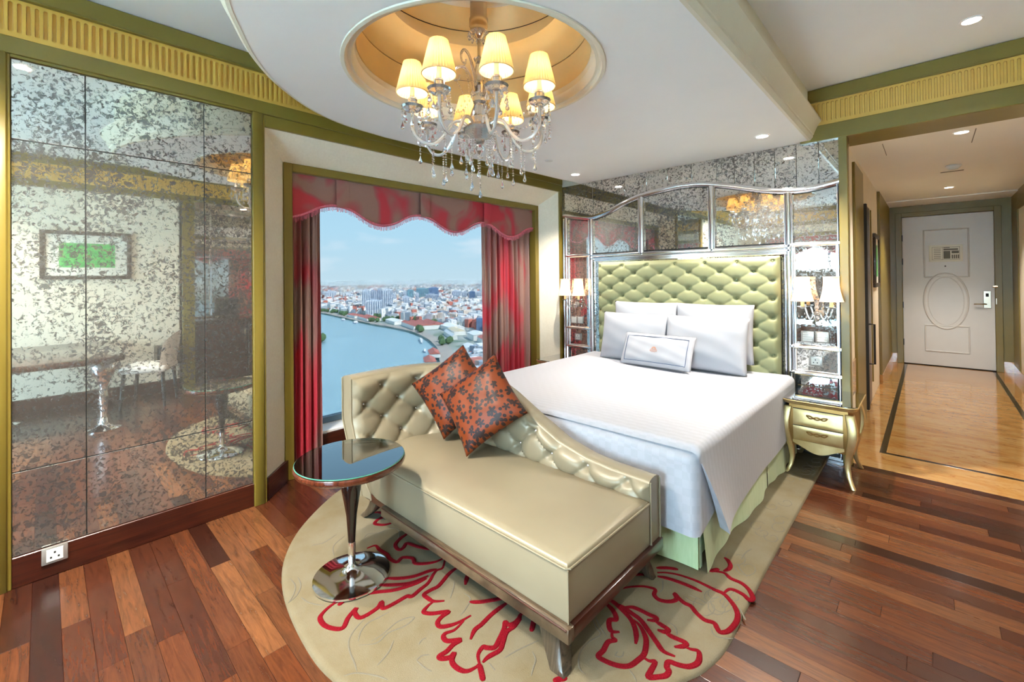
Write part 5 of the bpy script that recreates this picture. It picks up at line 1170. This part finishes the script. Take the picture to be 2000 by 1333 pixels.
MB().box(-0.10, 0.14, -0.09, 0.09, 0, 0.05).build('drip_tray', M['appliance'], k, bevel=0.01); MB().box(0.02, 0.14, -0.09, 0.09, 0.05, 0.24).build('body', M['appliance'], k, bevel=0.015); MB().box(-0.08, 0.14, -0.09, 0.09, 0.22, 0.30).build('brew_head', M['appliance'], k, bevel=0.02, seg=2)
k = thing('safe_box', 'small black safe box on the desk wall shelf', 'safe', (XR-0.12, 1.09, 0.42)); MB().box(-0.12, 0.12, -0.11, 0.11, 0, 0.20).build('body', M['appliance'], k, bevel=0.006); MB().box(-0.128, -0.119, -0.09, 0.09, 0.02, 0.18).build('front', M['dark_metal'], k, bevel=0.003)
MB().box(-0.12, 0.12, -0.14, 0.14, -0.04, -0.001).build('shelf', M['desk_wood'], k, bevel=0.003)
# ================================================================== CITY AND RIVER
ZG = -85.0
def far_ground():
    river = struct(MB().lathe([(0.01, ZG-3), (5300, ZG-3), (5300, ZG-4), (0.01, ZG-4)], 96).build('river', M['water'], smooth=False), 'wide grey green river below the window', 'river')
    shore = [(-3000, 480), (-1900, 505), (-1415, 505), (-1180, 503), (-939, 463), (-782, 437), (-723, 433), (-631, 418), (-547, 388), (-495, 363), (-439, 331), (-385, 292), (-346, 264), (-280, 214), (-236, 181), (-150, 110), (-60, 40)]
    P = [(p.x, p.y) for p in spline([(x, y, 0) for x, y in shore], 4)] + [(5400*math.cos(a_), 5400*math.sin(a_)) for a_ in [lerp(PI/2, PI-0.09, i_/24) for i_ in range(25)]]
    ld = MB(); ld.prism(P, ZG-4, ZG); ld.build('ground', M['land'], smooth=False); o = bpy.data.objects['ground']; struct(o, 'flat city ground beyond the river', 'ground')
    n = len(P)-25
    b = MB()
    vs = []
    for i in range(n):
        a = P[max(0, i-1)]; c = P[min(n-1, i+1)]; d = math.hypot(c[0]-a[0], c[1]-a[1]); nx, ny = -(c[1]-a[1])/d, (c[0]-a[0])/d
        if ny < 0: nx, ny = -nx, -ny
        vs += [(P[i][0], P[i][1], ZG+0.3), (P[i][0]+nx*16, P[i][1]+ny*16, ZG+0.3)]
    b.add(vs, [(2*i, 2*i+1, 2*i+3, 2*i+2) for i in range(n-1)]); struct(b.build('quay_road', M['river_bank'], smooth=False), 'pale riverside quay road along the bank', 'road')
    return P[:n]
SH = far_ground()
def shore_y(x):
    tab = sorted(SH); return interp(tab, x)
def in_view(x, y):
    if x > -150: return False
    a = math.degrees(math.atan2(y, -x)); return 18 < a < 50
def tower(label, x, y, w, h, m, strips=4, d=None):
    d = d or w*0.8; a = math.atan2(y, -x)
    t = thing('apartment_tower', label, 'tower', (x, y, ZG), -a)
    MB().box(-d/2, d/2, -w/2, w/2, 0, h).build('body', M[m], t, smooth=False)
    for k in range(strips):
        yy = lerp(-w/2, w/2, (k+0.5)/strips); MB().box(d/2-0.2, d/2+0.5, yy-w/strips*0.2, yy+w/strips*0.2, 3, h-3).build('window_strip', M['tower_strip'], t, smooth=False)
    MB().box(-d/4, d/4, -w/4, w/4, h, h+3).build('roof_plant', M['tower_grey'], t, smooth=False)
TW = [('grey and white striped tower, leftmost of the tall riverside cluster', -1058, 570, 20, 60, 'tower_white', 4), ('grey striped tower, second in the tall riverside cluster', -1075, 599, 20, 57, 'tower_grey', 4), ('dark grey tower, third in the tall riverside cluster', -1130, 651, 15, 58, 'tower_grey', 3), ('broad white striped tower, rightmost of the tall riverside cluster', -1076, 643, 29, 59, 'tower_white', 6),
 ('low white slab block in front of the tall riverside cluster', -980, 549, 37, 36, 'tower_white', 7), ('thin white tower left of the teal towers', -1393, 904, 12, 43, 'tower_white', 2), ('pale teal tower, leftmost of the teal group', -1438, 956, 26, 46, 'tower_teal', 3), ('broad green teal tower in the middle of the teal group', -1462, 1029, 48, 50, 'tower_teal', 6), ('blue teal tower, rightmost of the teal group', -1358, 1007, 36, 54, 'tower_blue', 5),
 ('grey apartment block in front of the teal towers', -1253, 920, 41, 33, 'tower_grey', 7), ('white block alone at the far left of the skyline', -1900, 857, 46, 35, 'tower_white', 5), ('small white block at the left of the skyline', -1728, 863, 23, 27, 'tower_white', 3), ('white office block right of the teal group', -1407, 1157, 37, 37, 'tower_white', 5), ('cream tower right of the white office block', -1312, 1122, 26, 35, 'tower_white', 4), ('blue glass tower at the right of the skyline', -1288, 1137, 24, 37, 'tower_blue', 4), ('small white tower beside the blue glass tower', -1326, 1206, 21, 33, 'tower_white', 3), ('slim grey tower at the right edge of the view', -1234, 1170, 12, 47, 'tower_grey', 2), ('white mid-rise block between the two tower clusters', -1142, 745, 20, 34, 'tower_white', 3),
 ('blue glass office block nearest on the right bank', -532, 486, 12, 22, 'tower_blue', 3), ('white office block beside the near blue one', -514, 492, 10, 20, 'tower_white', 2), ('narrow white tower in front of the teal group', -1155, 793, 11, 43, 'tower_white', 2), ('narrow pale tower right of the riverside cluster', -1313, 812, 10, 38, 'tower_white', 2)]
for a in TW: tower(*a)
def warehouse(label, c, ang, L, Wd, h, roof):
    t = thing('warehouse', label, 'warehouse', (c[0], c[1], ZG), ang)
    MB().box(-L/2, L/2, -Wd/2, Wd/2, 0, h).build('walls', M['roof_white'], t, smooth=False); n = max(1, int(Wd/14))
    for k in range(n):
        y0, y1 = lerp(-Wd/2, Wd/2, k/n), lerp(-Wd/2, Wd/2, (k+1)/n); MB().prism([(y0, h), (y1, h), ((y0+y1)/2, h+3)], -L/2-0.5, L/2+0.5, 'x').build('roof_bay', M[roof], t, smooth=False)
q = math.atan2(-60, 130)
for a in (('long red-roofed quay warehouse nearest the riverside towers', (-880, 480), q*0.6, 90, 28, 6, 'roof_red'), ('red-roofed quay warehouse left of the long one', (-960, 492), q*0.3, 50, 24, 6, 'roof_red'), ('multi-bay red-roofed shed in the middle of the right bank', (-668, 470), q*0.8, 95, 56, 7, 'roof_red'), ('white-roofed shed left of the multi-bay red shed', (-765, 475), q*0.6, 60, 24, 6, 'roof_white'), ('long white-roofed shed right of the multi-bay red shed', (-590, 474), q*0.9, 60, 26, 7, 'roof_white'), ('tan-roofed shed beside the quay road', (-545, 447), q, 46, 18, 6, 'roof_tan'), ('narrow white-roofed shed along the quay road', (-520, 415), q*1.15, 70, 8, 5, 'roof_white'), ('white-roofed hall farther along the right bank', (-470, 425), q*1.1, 36, 22, 8, 'roof_white'), ('dark red-roofed hall at the right of the near bank', (-430, 405), q*1.2, 40, 18, 7, 'roof_red'), ('red-roofed riverside restaurant nearest the window', (-372, 270), q*1.3, 26, 12, 4, 'roof_red'), ('pink-roofed riverside pavilion on the near bank', (-408, 302), q*1.3, 30, 12, 4, 'roof_red'), ('pale-roofed block next to the near road', (-395, 345), q*1.2, 34, 14, 6, 'roof_white')): warehouse(*a)
def boats():
    for lab, x, y, L in (('white boat moored at the bend of the quay', -533, 372, 16), ('small white boat moored beside the larger one', -515, 360, 10), ('flat barge moored along the far quay', -860, 440, 34), ('second barge moored along the far quay', -940, 452, 30), ('small boat close to the near pavilions', -448, 318, 12)):
        t = thing('moored_boat', lab, 'boat', (x, y, ZG-3), math.atan2(-60, 130)); w = L*0.14
        MB().prism([(-L/2, -w), (L*0.3, -w), (L/2, 0), (L*0.3, w), (-L/2, w)], 0, 2).build('hull', M['tower_grey'], t, smooth=False); MB().box(-L*0.3, L*0.15, -w*0.7, w*0.7, 2, 4.2).build('cabin', M['roof_white'], t, smooth=False)
boats()
AVOID = [(a[1], a[2], a[3]*0.7+8) for a in TW] + [(o.location.x, o.location.y, 45) for o in bpy.data.objects if o.name.startswith('warehouse')]
def house_field():
    r = random.Random(21); vs, fs, cols = [], [], []
    pal = [lin(236, 234, 230), lin(224, 220, 212), lin(206, 206, 206), lin(240, 238, 236), lin(190, 196, 200), lin(196, 120, 104), lin(150, 160, 170), lin(214, 196, 180)]
    cnt = 0
    for _ in range(60000):
        if cnt > 9000: break
        d = 260*math.exp(r.uniform(0, 2.95)); a = math.radians(r.uniform(19, 49)); x, y = -d*math.cos(a), d*math.sin(a)
        if y < shore_y(x) + 30 + (40 if -1000 < x < -560 else 0): continue
        if any((x-q_[0])**2+(y-q_[1])**2 < q_[2]**2 for q_ in AVOID): continue
        s = r.uniform(4, 10)*(1 + d/2600); h = r.choice((5, 7, 9, 12, 15))*r.uniform(0.8, 1.2)*(1+d/5000); w2 = s*r.uniform(0.7, 1.6); an = r.uniform(0, PI); c, s_ = math.cos(an), math.sin(an)
        k = len(vs)
        for zz in (0, h):
            for qx, qy in ((-s/2, -w2/2), (s/2, -w2/2), (s/2, w2/2), (-s/2, w2/2)): vs.append((x+qx*c-qy*s_, y+qx*s_+qy*c, ZG+zz))
        fs += [(k+4, k+5, k+6, k+7), (k, k+1, k+5, k+4), (k+1, k+2, k+6, k+5), (k+2, k+3, k+7, k+6), (k+3, k, k+4, k+7)]
        col = r.choice(pal); col = tuple(col)
        cols += [col]*5; cnt += 1
    me = bpy.data.meshes.new('city_houses'); me.from_pydata(vs, [], fs); at = me.attributes.new('col', 'FLOAT_COLOR', 'FACE')
    at.data.foreach_set('color', [c for q_ in cols for c in q_]); me.update()
    tag(obj('city_houses', me, M['houses']), 'dense field of small white houses across the river', 'houses', kind='stuff')
    b = MB(); r = random.Random(8); n = 0
    for _ in range(9000):
        if n > 900: break
        d = 300*math.exp(r.uniform(0, 1.9)); a = math.radians(r.uniform(19, 49)); x, y = -d*math.cos(a), d*math.sin(a)
        if y < shore_y(x)+8 or any((x-q_[0])**2+(y-q_[1])**2 < q_[2]**2 for q_ in AVOID): continue
        b.lathe([(0.01, -3), (5, 0), (4.2, 4), (0.01, 7)], 5, (x, y, ZG+3)); n += 1
    for _ in range(60): b.lathe([(0.01, -3), (5, 0), (4.2, 4), (0.01, 8)], 6, (-655+r.gauss(0, 12), 270+r.gauss(-8, 9), ZG))
    tag(b.build('city_trees', M['leaf_green'], smooth=False), 'scattered green trees among the houses and on the islet', 'trees', kind='stuff')
house_field()

def haze():
    t = NT('haze'); t.t.nodes.remove(t.b); v = t.n('VolumeScatter'); v.inputs['Color'].default_value = (0.82, 0.91, 1.0, 1); v.inputs['Density'].default_value = 0.00008; v.inputs['Anisotropy'].default_value = 0.2
    t.l(v.outputs[0], t.out.inputs['Volume'])
    o = MB().box(-5350, -2150, -3000, 5350, ZG-3.5, -12).build('city_haze', M['haze'], smooth=False)
    tag(o, 'thin blue haze over the distant city', 'haze', kind='stuff')
haze()
